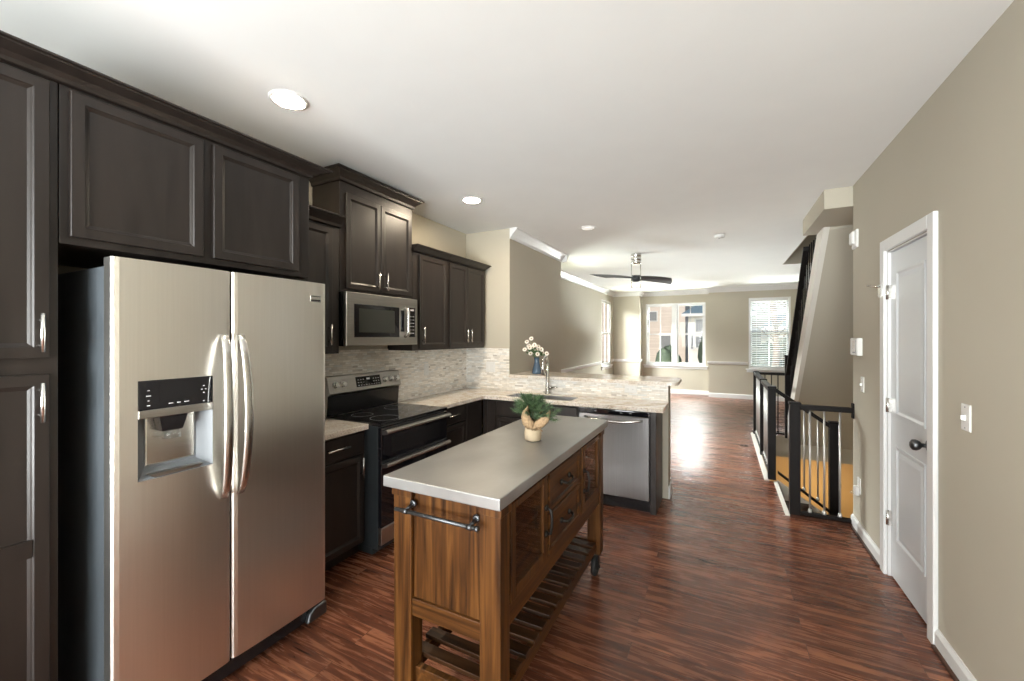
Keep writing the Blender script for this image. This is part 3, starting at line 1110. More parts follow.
def fridge_door(y0, y1, hole=None):
    """slightly bowed door with an optional rectangular hole"""
    us = [y0, y0 + 0.006, y0 + 0.02]
    us += [y0 + 0.02 + (y1 - y0 - 0.04) * k / 10 for k in range(1, 10)]
    us += [y1 - 0.02, y1 - 0.006, y1]
    zs = [0.108, 1.803]
    if hole:
        us = sorted([u for u in us if min(abs(u - hole[0]), abs(u - hole[1])) > 0.008] + [hole[0], hole[1]])
        zs = [0.108, hole[2], hole[3], 1.803]
    mb = MB()

    def keep(i, j):
        if not hole:
            return True
        cu, cz = (us[i] + us[i + 1]) / 2, (zs[j] + zs[j + 1]) / 2
        return not (hole[0] < cu < hole[1] and hole[2] < cz < hole[3])
    mb.grid_slab(us, zs, keep, -1.968, FX)
    for v in mb.bm.verts:
        u, z, x = v.co
        if x > -1.93:
            t = (u - y0) / (y1 - y0)
            x = FX - 0.006 + 0.006 * (1 - (2 * t - 1) ** 2)
            ed = min(u - y0, y1 - u)
            if ed < 0.003:
                x -= 0.010
            elif ed < 0.01:
                x -= 0.003
        v.co = (x, u, z)
    return mb


dL = fridge_door(Y0f, Ymid - 0.002, (DY0, DY1, DZ0, DZ1)).build('freezer_door', 'steelv', ref)
dR = fridge_door(Ymid + 0.004, Y1f).build('refrigerator_door', 'steelv', ref)


def arc_handle(parent, y, bend):
    mb = MB()
    pts, n = [], 18
    z0, z1 = 0.828, 1.528
    for k in range(n + 1):
        t = k / n
        b = math.sin(math.pi * t)
        pts.append((FX + 0.002 + 0.062 * b ** 0.55, y + bend * b, z0 + (z1 - z0) * t))
    # flattened strap: two tubes side by side blended into one oval section
    rings = []
    for i, p in enumerate(pts):
        t = i / n
        w = 0.016 + 0.003 * math.sin(math.pi * t)
        ring = []
        for k in range(14):
            a = 2 * math.pi * k / 14
            ring.append(mb.bm.verts.new((p[0] + 0.0095 * math.cos(a), p[1] + w * math.sin(a), p[2])))
        rings.append(ring)
    for i in range(n):
        for k in range(14):
            f = mb.bm.faces.new((rings[i][k], rings[i][(k + 1) % 14], rings[i + 1][(k + 1) % 14], rings[i + 1][k]))
            f.smooth = True
    mb.bm.faces.new(rings[0][::-1]); mb.bm.faces.new(rings[-1])
    return mb.build('handle', 'nickel', parent)


arc_handle(dL, 1.000, -0.012)
arc_handle(dR, 1.068, 0.002)
# dispenser
dp = MB()
dp.box(-1.945, FX - 0.001, DY0 + 0.001, DY1 - 0.001, 1.245, DZ1 - 0.001)
dispenser = dp.build('dispenser', 'blackglass', dL, bevel=0.003)
mb = MB(); mb.box(-1.945, FX + 0.004, DY0 + 0.0005, DY1 - 0.0005, 1.215, 1.246)
mb.build('dispenser_trim', 'steel', dL, bevel=0.003)
mb = MB()
a = [(FX - 0.003, DY0 + 0.001, DZ0 + 0.001), (FX - 0.003, DY1 - 0.001, DZ0 + 0.001), (FX - 0.003, DY1 - 0.001, 1.215), (FX - 0.003, DY0 + 0.001, 1.215)]
b = [(-1.966, DY0 + 0.04, DZ0 + 0.03), (-1.966, DY1 - 0.035, DZ0 + 0.03), (-1.966, DY1 - 0.035, 1.214), (-1.966, DY0 + 0.04, 1.214)]
va = [mb.bm.verts.new(p) for p in a]; vb = [mb.bm.verts.new(p) for p in b]
for k in range(4):
    mb.bm.faces.new((va[k], va[(k + 1) % 4], vb[(k + 1) % 4], vb[k]))
mb.bm.faces.new(vb)
mb.build('dispenser_recess', 'greyplastic', dL)
mb = MB()
mb.nested(DY0 + 0.045, DY1 - 0.04, DZ0 + 0.04, 1.212, [(0, -1.966), (0, -1.962), (0.004, -1.961)], lambda u, d, z: (d, u, z))
mb.build('dispenser_backplate', 'nickel', dL)
mb = MB(); mb.prism([(0.05, 0.0), (0.20, 0.0), (0.215, 0.012), (0.035, 0.012)], -1.958, FX - 0.004, lambda p, q, t: (t, DY0 + p, DZ0 + 0.004 + q))
mb.build('drip_tray', 'steel', dL)
mb = MB()
mb.hexa([(-1.958, 0.790, 1.155), (-1.915, 0.790, 1.155), (-1.915, 0.858, 1.155), (-1.958, 0.858, 1.155),
         (-1.958, 0.778, 1.2145), (-1.908, 0.778, 1.2145), (-1.908, 0.872, 1.2145), (-1.958, 0.872, 1.2145)])
mb.build('dispenser_nozzle', 'black', dL)
mb = MB()
mb.tube([(-1.925, 0.824, 1.156), (-1.925, 0.824, 1.125)], [0.024, 0.030], 16)
mb.build('ice_chute', 'clear', dL)
mb = MB()
for (y, z, w) in ((0.742, 1.318, 0.006), (0.742, 1.298, 0.014), (0.742, 1.280, 0.005), (0.742, 1.262, 0.010), (0.812, 1.262, 0.014), (0.838, 1.262, 0.012), (0.864, 1.262, 0.016),
                  (0.925, 1.318, 0.006), (0.918, 1.304, 0.006), (0.932, 1.304, 0.006), (0.925, 1.290, 0.006), (0.925, 1.256, 0.007)):
    mb.box(FX - 0.0012, FX + 0.0002, y - w / 2, y + w / 2, z - 0.0018, z + 0.0018)
mb.build('dispenser_marking', 'mark', dL)
mb = MB(); mb.box(FX - 0.0005, FX + 0.0003, 0.775, 0.905, 1.272, 1.345)
mb.build('dispenser_screen', 'blackglass', dL)
# small maker's plate in the top corner
mb = MB(); mb.box(-1.910, FX - 0.0005, 1.417, 1.479, 1.700, 1.735)
pl = mb.build('badge', 'nickel', dR, bevel=0.002)
mb = MB(); mb.box(-1.902, FX + 0.0006, 1.420, 1.476, 1.7045, 1.714); mb.box(-1.902, FX + 0.0006, 1.420, 1.476, 1.7285, 1.733)
mb.build('badge_band', 'black', pl)

# ------------------------------------------------------------------ microwave
MX = -2.345
my0, my1, mz0, mz1 = 2.030, 2.785, 1.452, 1.838
mw = thing('microwave', (-2.5, 2.41, mz0), 'stainless over-the-range microwave with black window', 'microwave')
mb = MB(); mb.box(XL + 0.012, MX - 0.03, my0 + 0.002, my1 - 0.002, mz0, mz1)
mb.build('body', 'black', mw)
mb = MB()
mb.nested(my0, my1, mz0, mz1, [(0, -0.03), (0, -0.004), (0.004, 0.0), (0.01, 0.0)], mapx(MX))
fr = mb.build('front', 'steel', mw)
mb = MB(); mb.nested(2.098, 2.560, 1.515, 1.755, [(0, -0.002), (0, 0.001), (0.004, 0.002)], mapx(MX))
w_ = mb.build('window', 'blackglass', mw)
mb = MB(); mb.nested(2.140, 2.505, 1.550, 1.725, [(0, 0.0015), (0, 0.0026)], mapx(MX))
mb.build('window_mesh', 'ovenmesh', w_)
mb = MB(); mb.nested(2.672, 2.752, 1.515, 1.762, [(0, -0.002), (0, 0.001), (0.004, 0.002)], mapx(MX))
k_ = mb.build('keypad', 'blackglass', mw)
mb = MB()
mb.box(MX + 0.0018, MX + 0.0026, 2.690, 2.734, 1.735, 1.750)
for r in range(6):
    for c in range(3):
        mb.box(MX + 0.0018, MX + 0.0026, 2.684 + c * 0.022, 2.694 + c * 0.022, 1.545 + r * 0.028, 1.551 + r * 0.028)
mb.build('keypad_marking', 'mark', k_)
mb = MB()
pts = [(MX + 0.0, 2.628, 1.520), (MX + 0.028, 2.628, 1.532), (MX + 0.036, 2.628, 1.56), (MX + 0.036, 2.628, 1.715), (MX + 0.028, 2.628, 1.745), (MX + 0.0, 2.628, 1.757)]
mb.tube(pts, 0.014, 12)
mb.build('handle', 'nickel', mw)
mb = MB(); mb.nested(2.575, 2.616, 1.560, 1.735, [(0, 0.0), (0, 0.003), (0.006, 0.004)], mapx(MX)); mb.build('handle_recess', 'blackglass', mw)

# ------------------------------------------------------------------ range
ry0, ry1 = 2.087, 2.846
RX = -2.075
rg = thing('kitchen_range', (-2.4, 2.46, 0), 'slide-in electric range with double oven and black glass cooktop', 'range')
mb = MB(); mb.box(XL + 0.012, RX - 0.03, ry0, ry1, 0.05, 0.898)
mb.box(XL + 0.05, RX - 0.09, ry0 + 0.01, ry1 - 0.01, 0.0, 0.05)
mb.build('body', 'rangeside', rg, bevel=0.003)
mb = MB(); mb.box(XL + 0.09, RX + 0.002, ry0 - 0.001, ry1 + 0.001, 0.8985, 0.920)
mb.build('cooktop', 'blackglass', rg, bevel=0.006)
mb = MB()
for (x, y, r) in ((-2.22, 2.27, 0.105), (-2.22, 2.65, 0.085), (-2.46, 2.28, 0.08), (-2.46, 2.65, 0.10)):
    mb = MB(); mb.lathe([(r, 0.9201), (r, 0.9206), (r - 0.003, 0.9206), (r - 0.003, 0.9201)], (x, y, 0), 36, cap=False)
    mb.build('burner_ring', 'greyplastic', rg)
mb = MB()
mb.prism([(0.012, 0.92), (0.075, 0.92), (0.088, 1.07), (0.115, 1.09), (0.085, 1.215), (0.012, 1.215)], ry0, ry1, lambda p, q, t: (XL + p, t, q))
bgd = mb.build('backguard', 'steel', rg, bevel=0.003)
mb = MB()
mb.prism([(0.074, 0.921), (0.079, 0.921), (0.092, 1.07), (0.087, 1.07)], ry0 + 0.004, ry1 - 0.004, lambda p, q, t: (XL + p, t, q))
mb.build('backguard_skirt', 'black', rg)


def bgp(y, z, out=0.0):   # on the sloped face of the backguard
    t = (z - 1.09) / 0.125
    return Vector((XL + 0.115 - 0.03 * t + out * 0.972, y, z + out * 0.233))


mb = MB()
cs = [(2.345, 1.115), (2.605, 1.115), (2.605, 1.195), (2.345, 1.195)]
mb.hexa([bgp(y, z, 0.0) for y, z in cs] + [bgp(y, z, 0.003) for y, z in cs])
cp = mb.build('control_panel', 'blackglass', rg)
mb = MB()
for r in range(3):
    for c in range(9):
        if 3 <= c <= 5 and r > 0:
            continue
        y, z = 2.362 + c * 0.027, 1.124 + r * 0.022
        q = [(y, z), (y + 0.011, z), (y + 0.011, z + 0.005), (y, z + 0.005)]
        mb.hexa([bgp(a, b, 0.003) for a, b in q] + [bgp(a, b, 0.0038) for a, b in q])
q = [(2.455, 1.166), (2.490, 1.166), (2.490, 1.180), (2.455, 1.180)]
mb.hexa([bgp(a, b, 0.003) for a, b in q] + [bgp(a, b, 0.0038) for a, b in q])
mb.build('control_marking', 'mark', cp)
for y in (2.145, 2.215, 2.655, 2.722, 2.790):
    mb = MB()
    a = bgp(y, 1.150, 0.0); b = bgp(y, 1.150, 0.008); c = bgp(y, 1.150, 0.030)
    mb.tube([a, b], 0.026, 20)
    mb.tube([b, c], [0.021, 0.018], 20)
    mb.build('knob', 'nickel', rg)
# upper oven
mb = MB(); mb.nested(ry0 + 0.004, ry1 - 0.004, 0.668, 0.888, [(0, -0.03), (0, -0.003), (0.003, 0), (0.01, 0)], mapx(RX))
uo = mb.build('upper_oven_door', 'blackglass', rg)
mb = MB(); mb.nested(ry0 + 0.10, ry1 - 0.10, 0.695, 0.815, [(0, -0.001), (0, 0.0012), (0.006, 0.002)], mapx(RX))
mb.build('oven_window', 'black', uo)
mb = MB()
mb.prism([(-0.001, 0), (0.022, 0.004), (0.046, 0.010), (0.052, 0.022), (0.046, 0.034), (0.03, 0.038), (0.02, 0.030), (-0.001, 0.026)], ry0 + 0.012, ry1 - 0.012, lambda p, q, t: (RX + p, t, 0.842 + q))
mb.build('handle', 'steel', uo, bevel=0.002)
# lower oven
mb = MB(); mb.nested(ry0 + 0.004, ry1 - 0.004, 0.205, 0.662, [(0, -0.03), (0, -0.003), (0.003, 0), (0.01, 0)], mapx(RX))
lo_ = mb.build('lower_oven_door', 'blackglass', rg)
mb = MB()
mb.prism([(-0.001, 0), (0.022, 0.004), (0.046, 0.010), (0.052, 0.022), (0.046, 0.034), (0.03, 0.038), (0.02, 0.030), (-0.001, 0.026)], ry0 + 0.012, ry1 - 0.012, lambda p, q, t: (RX + p, t, 0.615 + q))
mb.build('handle', 'steel', lo_, bevel=0.002)
mb = MB(); mb.nested(ry0 + 0.004, ry1 - 0.004, 0.085, 0.200, [(0, -0.03), (0, -0.003), (0.003, 0), (0.01, 0)], mapx(RX))
mb.build('bottom_panel', 'steel', rg)

# ------------------------------------------------------------------ dishwasher
dw = thing('dishwasher', (-0.86, 3.88, 0), 'stainless dishwasher in the peninsula behind the wooden cart', 'dishwasher')
DYF = 3.648
mb = MB(); mb.box(-1.178, -0.550, DYF + 0.03, TY - G, 0.09, 0.872); mb.box(-1.178, -0.550, DYF + 0.045, TY - G, 0, 0.09)
mb.build('body', 'black', dw)
mb = MB(); mb.nested(-1.174, -0.555, 0.108, 0.822, [(0, -0.03), (0, -0.004), (0.004, 0), (0.01, 0)], mapy(DYF))
dd = mb.build('door', 'steelshade', dw)
mb = MB(); mb.nested(-1.174, -0.555, 0.827, 0.868, [(0, -0.03), (0, 0.0), (0.006, 0.001)], mapy(DYF))
cs_ = mb.build('control_strip', 'blackglass', dw)
mb = MB()
for x in (-1.03, -0.80, -0.72):
    mb.box(x, x + 0.02, DYF - 0.0018, DYF - 0.0008, 0.846, 0.850)
mb.build('control_marking', 'mark', cs_)
mb = MB()
pts = []
for k in range(15):
    t = k / 14
    pts.append((-1.12 + 0.51 * t, DYF + 0.002 - 0.045 * math.sin(math.pi * t) ** 0.6, 0.792 - 0.022 * math.sin(math.pi * t)))
mb.tube(pts, 0.011, 12)
mb.build('handle', 'nickel', dd)

# ------------------------------------------------------------------ rolling kitchen cart
ZT = 0.98
kx0, kx1, ky0, ky1 = -1.174, -0.655, 1.190, 2.648
kc = thing('kitchen_cart', ((kx0 + kx1) / 2, (ky0 + ky1) / 2, 0), 'rolling wooden kitchen cart with zinc top and slatted shelf', 'kitchen cart')
mb = MB(); mb.box(kx0, kx1, ky0, ky1, ZT - 0.042, ZT)
mb.build('top', 'zinc', kc, bevel=0.004)
lx = ((-1.160, -1.072), (-0.762, -0.677))
ly = ((1.235, 1.305), (2.535, 2.605))
for a in lx:
    for b in ly:
        mb = MB()
        mb.box(*a, *b, 0.15 if b[0] > 2 else 0.0, ZT - 0.085)
        mb.box(a[0] - 0.006, a[1] + 0.006, b[0] - 0.006, b[1] + 0.006, ZT - 0.085, ZT - 0.043)
        mb.build('leg', 'woodz', kc, bevel=0.003)
# carcass boards
mb = MB()
mb.box(-1.150, -1.135, 1.306, 2.534, 0.50, ZT - 0.043)              # back
mb.box(-1.134, -0.700, 1.306, 2.534, 0.545, 0.562)                  # floor of the cabinets
for y in (1.665, 2.155):
    mb.box(-1.134, -0.700, y - 0.008, y + 0.008, 0.563, ZT - 0.043)
mb.box(-1.134, -0.720, 1.306, 1.656, 0.735, 0.749)
mb.box(-1.134, -0.720, 2.164, 2.534, 0.735, 0.749)
mb.box(-1.134, -0.700, 1.306, 2.534, ZT - 0.056, ZT - 0.043)
mb.build('carcass', 'woody', kc)
# end panels with their rails
for (ya, yb, yr0, yr1) in ((1.252, 1.268, 1.240, 1.276), (2.570, 2.586, 2.562, 2.598)):
    mb = MB(); mb.box(-1.071, -0.763, ya, yb, 0.50, ZT - 0.043)
    p_ = mb.build('end_panel', 'woodz', kc)
    mb = MB(); mb.box(-1.0715, -0.7625, yr0, yr1, 0.437, 0.505)
    mb.build('end_rail', 'woodx', kc, bevel=0.003)
# front frame on the side facing the hall
mb = MB()
mb.box(-0.702, -0.686, 1.306, 2.534, 0.470, 0.548)
mb.box(-0.702, -0.686, 1.306, 2.534, 0.915, ZT - 0.043)
for a, b in ((1.306, 1.318), (1.640, 1.690), (2.130, 2.178), (2.520, 2.534)):
    mb.box(-0.702, -0.686, a, b, 0.548, 0.915)
mb.build('face_frame', 'woody', kc, bevel=0.002)
mkx = mapx(-0.700)


def cart_door(y0, y1, hy):
    mb = MB()
    s = 0.040
    z0, z1 = 0.552, 0.911
    for (a, b, c, d) in ((y0, y0 + s, z0, z1), (y1 - s, y1, z0, z1), (y0 + s, y1 - s, z0, z0 + s), (y0 + s, y1 - s, z1 - 0.026, z1)):
        mb.box(-0.698, -0.679, a, b, c, d)
    dd = mb.build('door', 'woodz', kc, bevel=0.002)
    mb = MB(); mb.box(-0.692, -0.688, y0 + s - 0.003, y1 - s + 0.003, z0 + s - 0.003, z1 - 0.023)
    mb.build('glass_pane', 'doorglass', dd)
    mb = MB()
    mb.tube([(-0.680, hy, 0.665), (-0.655, hy, 0.672), (-0.650, hy, 0.70), (-0.650, hy, 0.745), (-0.655, hy, 0.773), (-0.680, hy, 0.78)], 0.0065, 10)
    mb.lathe([(0.014, -0.6795), (0.014, -0.672), (0.008, -0.668)], (0, hy, 0.666), 12, 'x')
    mb.lathe([(0.014, -0.6795), (0.014, -0.672), (0.008, -0.668)], (0, hy, 0.779), 12, 'x')
    mb.build('handle', 'bronze', dd)


cart_door(1.320, 1.664, 1.646)
cart_door(2.176, 2.518, 2.196)
for (a, b) in ((0.552, 0.731), (0.739, 0.911)):
    mb = MB()
    mb.box(-1.05, -0.703, 1.694, 2.126, a + 0.01, b - 0.01)
    mb.nested(1.692, 2.128, a, b, [(0, -0.003), (0, 0.017), (0.004, 0.021), (0.022, 0.021), (0.028, 0.014), (0.034, 0.014)], mkx)
    d_ = mb.build('drawer', 'woody', kc)
    mb = MB()
    zc = (a + b) / 2
    yc = 1.91
    mb.tube([(-0.686, yc - 0.055, zc), (-0.662, yc - 0.05, zc - 0.004), (-0.655, yc - 0.03, zc - 0.01), (-0.655, yc + 0.03, zc - 0.01), (-0.662, yc + 0.05, zc - 0.004), (-0.686, yc + 0.055, zc)], 0.0065, 10)
    for y in (yc - 0.055, yc + 0.055):
        mb.lathe([(0.014, -0.6865), (0.014, -0.678), (0.008, -0.674)], (0, y, zc), 12, 'x')
    mb.build('handle', 'bronze', d_)
# slatted shelf
mb = MB()
mb.box(-1.128, -1.10, 1.306, 2.534, 0.165, 0.225)
mb.box(-0.735, -0.705, 1.306, 2.534, 0.165, 0.225)
mb.box(-1.10, -0.735, 1.262, 1.290, 0.165, 0.225)
mb.box(-1.10, -0.735, 2.550, 2.578, 0.165, 0.225)
mb.build('shelf_rail', 'woody', kc, bevel=0.003)
n = 14
for k in range(n):
    y = 1.312 + k * (1.216 / n)
    mb = MB(); mb.box(-1.135, -0.700, y, y + 0.052, 0.2255, 0.243)
    mb.build('slat', 'wooddk', kc, bevel=0.002)
# casters at the far end
for a in lx:
    xc = (a[0] + a[1]) / 2
    yc = 2.57
    mb = MB()
    mb.lathe([(0.018, -0.014), (0.055, -0.014), (0.060, -0.008), (0.060, 0.008), (0.055, 0.014), (0.018, 0.014)], (xc, yc, 0.060), 28, 'x')
    cw = mb.build('caster', 'rubber', kc)
    mb = MB()
    for sx in (-0.024, 0.018):
        mb.box(xc + sx, xc + sx + 0.006, yc - 0.018, yc + 0.018, 0.045, 0.144)
    mb.box(xc - 0.030, xc + 0.030, yc - 0.028, yc + 0.028, 0.143, 0.1495)
    mb.tube([(xc - 0.03, yc, 0.06), (xc + 0.03, yc, 0.06)], 0.008, 10)
    mb.build('caster_fork', 'bronze', cw)
# towel bar on the near end
mb = MB()
tz, ty = 0.862, 1.192
mb.tube([(-1.112, ty, tz), (-0.745, ty, tz)], 0.0075, 14)
for x in (-1.062, -0.775):
    mb.tube([(x - 0.010, ty, tz), (x + 0.010, ty, tz)], 0.0098, 14)
    mb.tube([(x, ty, tz), (x, 1.2395, tz + 0.012)], 0.008, 12)
    mb.lathe([(0.015, 1.2395), (0.015, 1.2335), (0.009, 1.230)], (x, 0, tz + 0.012), 16, 'y')
mb.tube([(-0.752, ty, tz), (-0.738, ty, tz)], 0.0098, 14)
mb.build('towel_bar', 'iron', kc)

# ------------------------------------------------------------------ little pine in a wrapped pot on the cart
px, py = -0.878, 1.954
pt = thing('potted_pine', (px, py, ZT), 'small pine in a cream pot tied with burlap on the cart', 'plant')
mb = MB()
mb.lathe([(0.036, ZT + 0.0003), (0.043, ZT + 0.005), (0.045, ZT + 0.03), (0.043, ZT + 0.062), (0.038, ZT + 0.070)], (px, py, 0), 26)
mb.build('pot', 'ceramic', pt)
# burlap: a gathered collar with broad leaf-shaped ears standing up in front of the needles
mb = MB()
rings = []
N = 36
for j in range(4):
    t = j / 3
    ring = []
    for k in range(N):
        a = 2 * math.pi * k / N
        rr = (0.040 - 0.004 * math.sin(math.pi * t) + 0.010 * t) * (1 + 0.09 * math.sin(9 * a + t))
        ring.append(mb.bm.verts.new((px + rr * math.cos(a), py + rr * math.sin(a), ZT + 0.063 + 0.032 * t + 0.006 * t * math.sin(7 * a))))
    rings.append(ring)
for j in range(3):
    for k in range(N):
        f = mb.bm.faces.new((rings[j][k], rings[j][(k + 1) % N], rings[j + 1][(k + 1) % N], rings[j + 1][k]))
        f.smooth = True


def ear(ang, spine, width):
    r_ = Vector((math.cos(ang), math.sin(ang), 0))
    f_ = Vector((math.sin(ang), -math.cos(ang), 0))
    rows_ = []
    n_ = len(spine) - 1
    for i_, (a_, h_) in enumerate(spine):
        d_ = Vector((spine[min(i_ + 1, n_)][0] - spine[max(i_ - 1, 0)][0], spine[min(i_ + 1, n_)][1] - spine[max(i_ - 1, 0)][1]))
        d_.normalize()
        w_ = width * (0.5, 0.92, 1.0, 0.86, 0.58, 0.06)[min(i_ + (5 - n_), 5)]
        row = []
        for q_ in range(7):
            u_ = (q_ - 3) / 3
            aa, hh = a_ - d_.y * u_ * w_, h_ + d_.x * u_ * w_
            dep_ = 0.040 + 0.012 * (1 - u_ * u_) + 0.009 * math.sin(4.6 * u_ + 1.9 * i_) + 0.003 * i_
            p_ = Vector((px, py, ZT)) + r_ * aa + f_ * dep_ + Vector((0, 0, hh))
            row.append(mb.bm.verts.new(p_))
        rows_.append(row)
    for i_ in range(n_):
        for q_ in range(6):
            f = mb.bm.faces.new((rows_[i_][q_], rows_[i_][q_ + 1], rows_[i_ + 1][q_ + 1], rows_[i_ + 1][q_]))
            f.smooth = True


ear(R(24), [(0.004, 0.066), (-0.012, 0.085), (-0.028, 0.105), (-0.037, 0.130), (-0.036, 0.158), (-0.026, 0.188)], 0.026)
ear(R(24), [(0.002, 0.068), (0.020, 0.082), (0.040, 0.098), (0.060, 0.118), (0.076, 0.138), (0.086, 0.164)], 0.024)
ear(R(204), [(0.004, 0.066), (-0.018, 0.085), (-0.034, 0.105), (-0.042, 0.125), (-0.046, 0.145)], 0.024)
o = mb.build('burlap_wrap', 'burlap', pt, recalc=False)
so = o.modifiers.new('solidify', 'SOLIDIFY'); so.thickness = 0.002
mb = MB()
mb.tube([(px + 0.0415 * math.cos(a / 12 * 2 * math.pi), py + 0.0415 * math.sin(a / 12 * 2 * math.pi), ZT + 0.072) for a in range(13)], 0.0035, 8)
mb.tube([(px + 0.03, py - 0.04, ZT + 0.072), (px + 0.06, py - 0.055, ZT + 0.077), (px + 0.075, py - 0.05, ZT + 0.063)], 0.003, 6)
mb.build('twine', 'burlap', pt)
mb = MB()
mb.tube([(px, py, ZT + 0.06), (px, py, ZT + 0.15), (px - 0.01, py, ZT + 0.21)], [0.006, 0.005, 0.003], 8)
mb.build('trunk', 'bark', pt)
rnd = random.Random(3)
mb = MB()


def needle(b, d, l, w):
    d = d.normalized()
    s_ = d.cross(Vector((rnd.uniform(-1, 1), rnd.uniform(-1, 1), rnd.uniform(-1, 1)))).normalized() * w
    v = [mb.bm.verts.new(p) for p in (b - s_, b + s_, b + d * l)]
    mb.bm.faces.new(v)


for k in range(52):
    a = rnd.uniform(0, 2 * math.pi)
    h = ZT + 0.10 + 0.09 * (k / 51)
    el = R(rnd.uniform(-4, 38) + 25 * (k / 51))
    L = (0.145 - 0.075 * (k / 51)) * rnd.uniform(0.75, 1.05)
    base = Vector((px, py, h))
    dr_ = Vector((math.cos(a) * math.cos(el), math.sin(a) * math.cos(el), math.sin(el)))
    if dr_.y > 0.5:
        L *= 0.85
    m_ = int(115 * L / 0.1)
    for i in range(m_):
        t = 0.15 + 0.85 * i / m_
        p = base + dr_ * (L * t)
        q = dr_ + Vector((rnd.gauss(0, 0.6), rnd.gauss(0, 0.6), rnd.gauss(0, 0.6)))
        needle(p, q, rnd.uniform(0.018, 0.034), 0.0014)
mb.build('foliage', 'needles', pt, recalc=False)

# ------------------------------------------------------------------ vase and daisies on the bar
vx, vy, vz = -1.875, 4.28, 1.0965
mb = MB()
mb.lathe([(0.050, vz), (0.056, vz + 0.01), (0.050, vz + 0.05), (0.032, vz + 0.11), (0.026, vz + 0.15), (0.033, vz + 0.185), (0.029, vz + 0.185), (0.022, vz + 0.15), (0.028, vz + 0.11), (0.044, vz + 0.05), (0.04, vz + 0.012)],
         (vx, vy, 0), 28)
tag(mb.build('flower_vase', 'vase'), 'blue grey bottle-shaped vase on the raised bar', 'vase')
rnd = random.Random(11)
spots = []
for k in range(16):
    a = k * 2.399
    r = 0.150 * math.sqrt((k + 0.5) / 16)
    spots.append((vx - 0.01 + r * math.cos(a) * 1.05, vy + r * math.sin(a) * 0.7, vz + 0.335 - 0.55 * r - 0.05 * math.cos(a) * r / 0.15 + rnd.uniform(-0.03, 0.03)))
spots[5] = (vx - 0.12, vy, vz + 0.355)
spots[8] = (vx - 0.06, vy - 0.02, vz + 0.40)
for it in range(80):                     # keep the flower heads clear of one another
    for i in range(len(spots)):
        for j in range(i):
            a, b = Vector(spots[i]), Vector(spots[j])
            dd_ = a - b
            if dd_.length < 0.058:
                dd_ = dd_.normalized() * (0.058 - dd_.length) * 0.5
                spots[i], spots[j] = tuple(a + dd_), tuple(b - dd_)
for k, sp in enumerate(spots):
    c = Vector(sp)
    f_ = thing('daisy_flower', sp, 'cream daisy with brown heart standing in the blue grey vase', 'flower', 'daisies in the vase')
    nrm = (Vector((0.5, -1, 0.45)) + Vector((c.x - vx, c.y - vy, 0.05)) * 4 + Vector((rnd.uniform(-.3, .3), 0, rnd.uniform(-.3, .3)))).normalized()
    ux = nrm.orthogonal().normalized()
    uy = nrm.cross(ux)
    mb = MB()
    ph = rnd.uniform(0, 1)
    for j in range(12):
        a = 2 * math.pi * j / 12 + ph
        dv = ux * math.cos(a) + uy * math.sin(a)
        sv = nrm.cross(dv)
        p = [c + dv * 0.006, c + dv * 0.016 + sv * 0.0055 + nrm * 0.003, c + dv * 0.025 + sv * 0.004 + nrm * 0.001,
             c + dv * 0.025 - sv * 0.004 + nrm * 0.001, c + dv * 0.016 - sv * 0.0055 + nrm * 0.003]
        q = [x - nrm * 0.0012 for x in p]
        A = [mb.bm.verts.new(x) for x in p]; B = [mb.bm.verts.new(x) for x in q]
        mb.bm.faces.new(A); mb.bm.faces.new(B[::-1])
        for i in range(5):
            mb.bm.faces.new((A[i], B[i], B[(i + 1) % 5], A[(i + 1) % 5]))
    mb.build('petals', 'petal', f_)
    mb = MB(); mb.ball(c + nrm * 0.003, 0.0070, 6); mb.build('heart', 'pollen', f_)
    mb = MB()
    mid = Vector((vx + (c.x - vx) * 0.35, vy + (c.y - vy) * 0.35, vz + 0.20))
    mb.tube([Vector((vx + (c.x - vx) * 0.06, vy + (c.y - vy) * 0.06, vz + 0.06)), Vector((vx + (c.x - vx) * 0.10, vy + (c.y - vy) * 0.10, vz + 0.17)), mid, c - nrm * 0.002], 0.0016, 5)
    for s_ in (-1, 1):
        q = mid + (c - mid) * 0.4
        v = [mb.bm.verts.new(x) for x in (q, q + Vector((s_ * 0.016, -0.006, 0.018)), q + Vector((s_ * 0.045, -0.010, 0.012)), q + Vector((s_ * 0.020, -0.004, -0.006)))]
        mb.bm.faces.new(v)
    mb.build('flower_stem', 'stem', f_)

# ------------------------------------------------------------------ ceiling fixtures


def can_light(x, y, label, lens='lens'):
    t = thing('recessed_light', (x, y, CEIL), label, 'ceiling light', 'recessed ceiling lights')
    mb = MB()
    mb.lathe([(0.092, CEIL), (0.092, CEIL - 0.004), (0.078, CEIL - 0.008), (0.070, CEIL - 0.003), (0.070, CEIL)], (x, y, 0), 36, cap=False)
    mb.build('trim_ring', 'plastic', t)
    mb = MB()
    mb.lathe([(0.069, CEIL - 0.0005), (0.069, CEIL - 0.004), (0.060, CEIL - 0.010), (0.035, CEIL - 0.014), (0.001, CEIL - 0.015)], (x, y, 0), 32)
    mb.build('lens', lens, t)


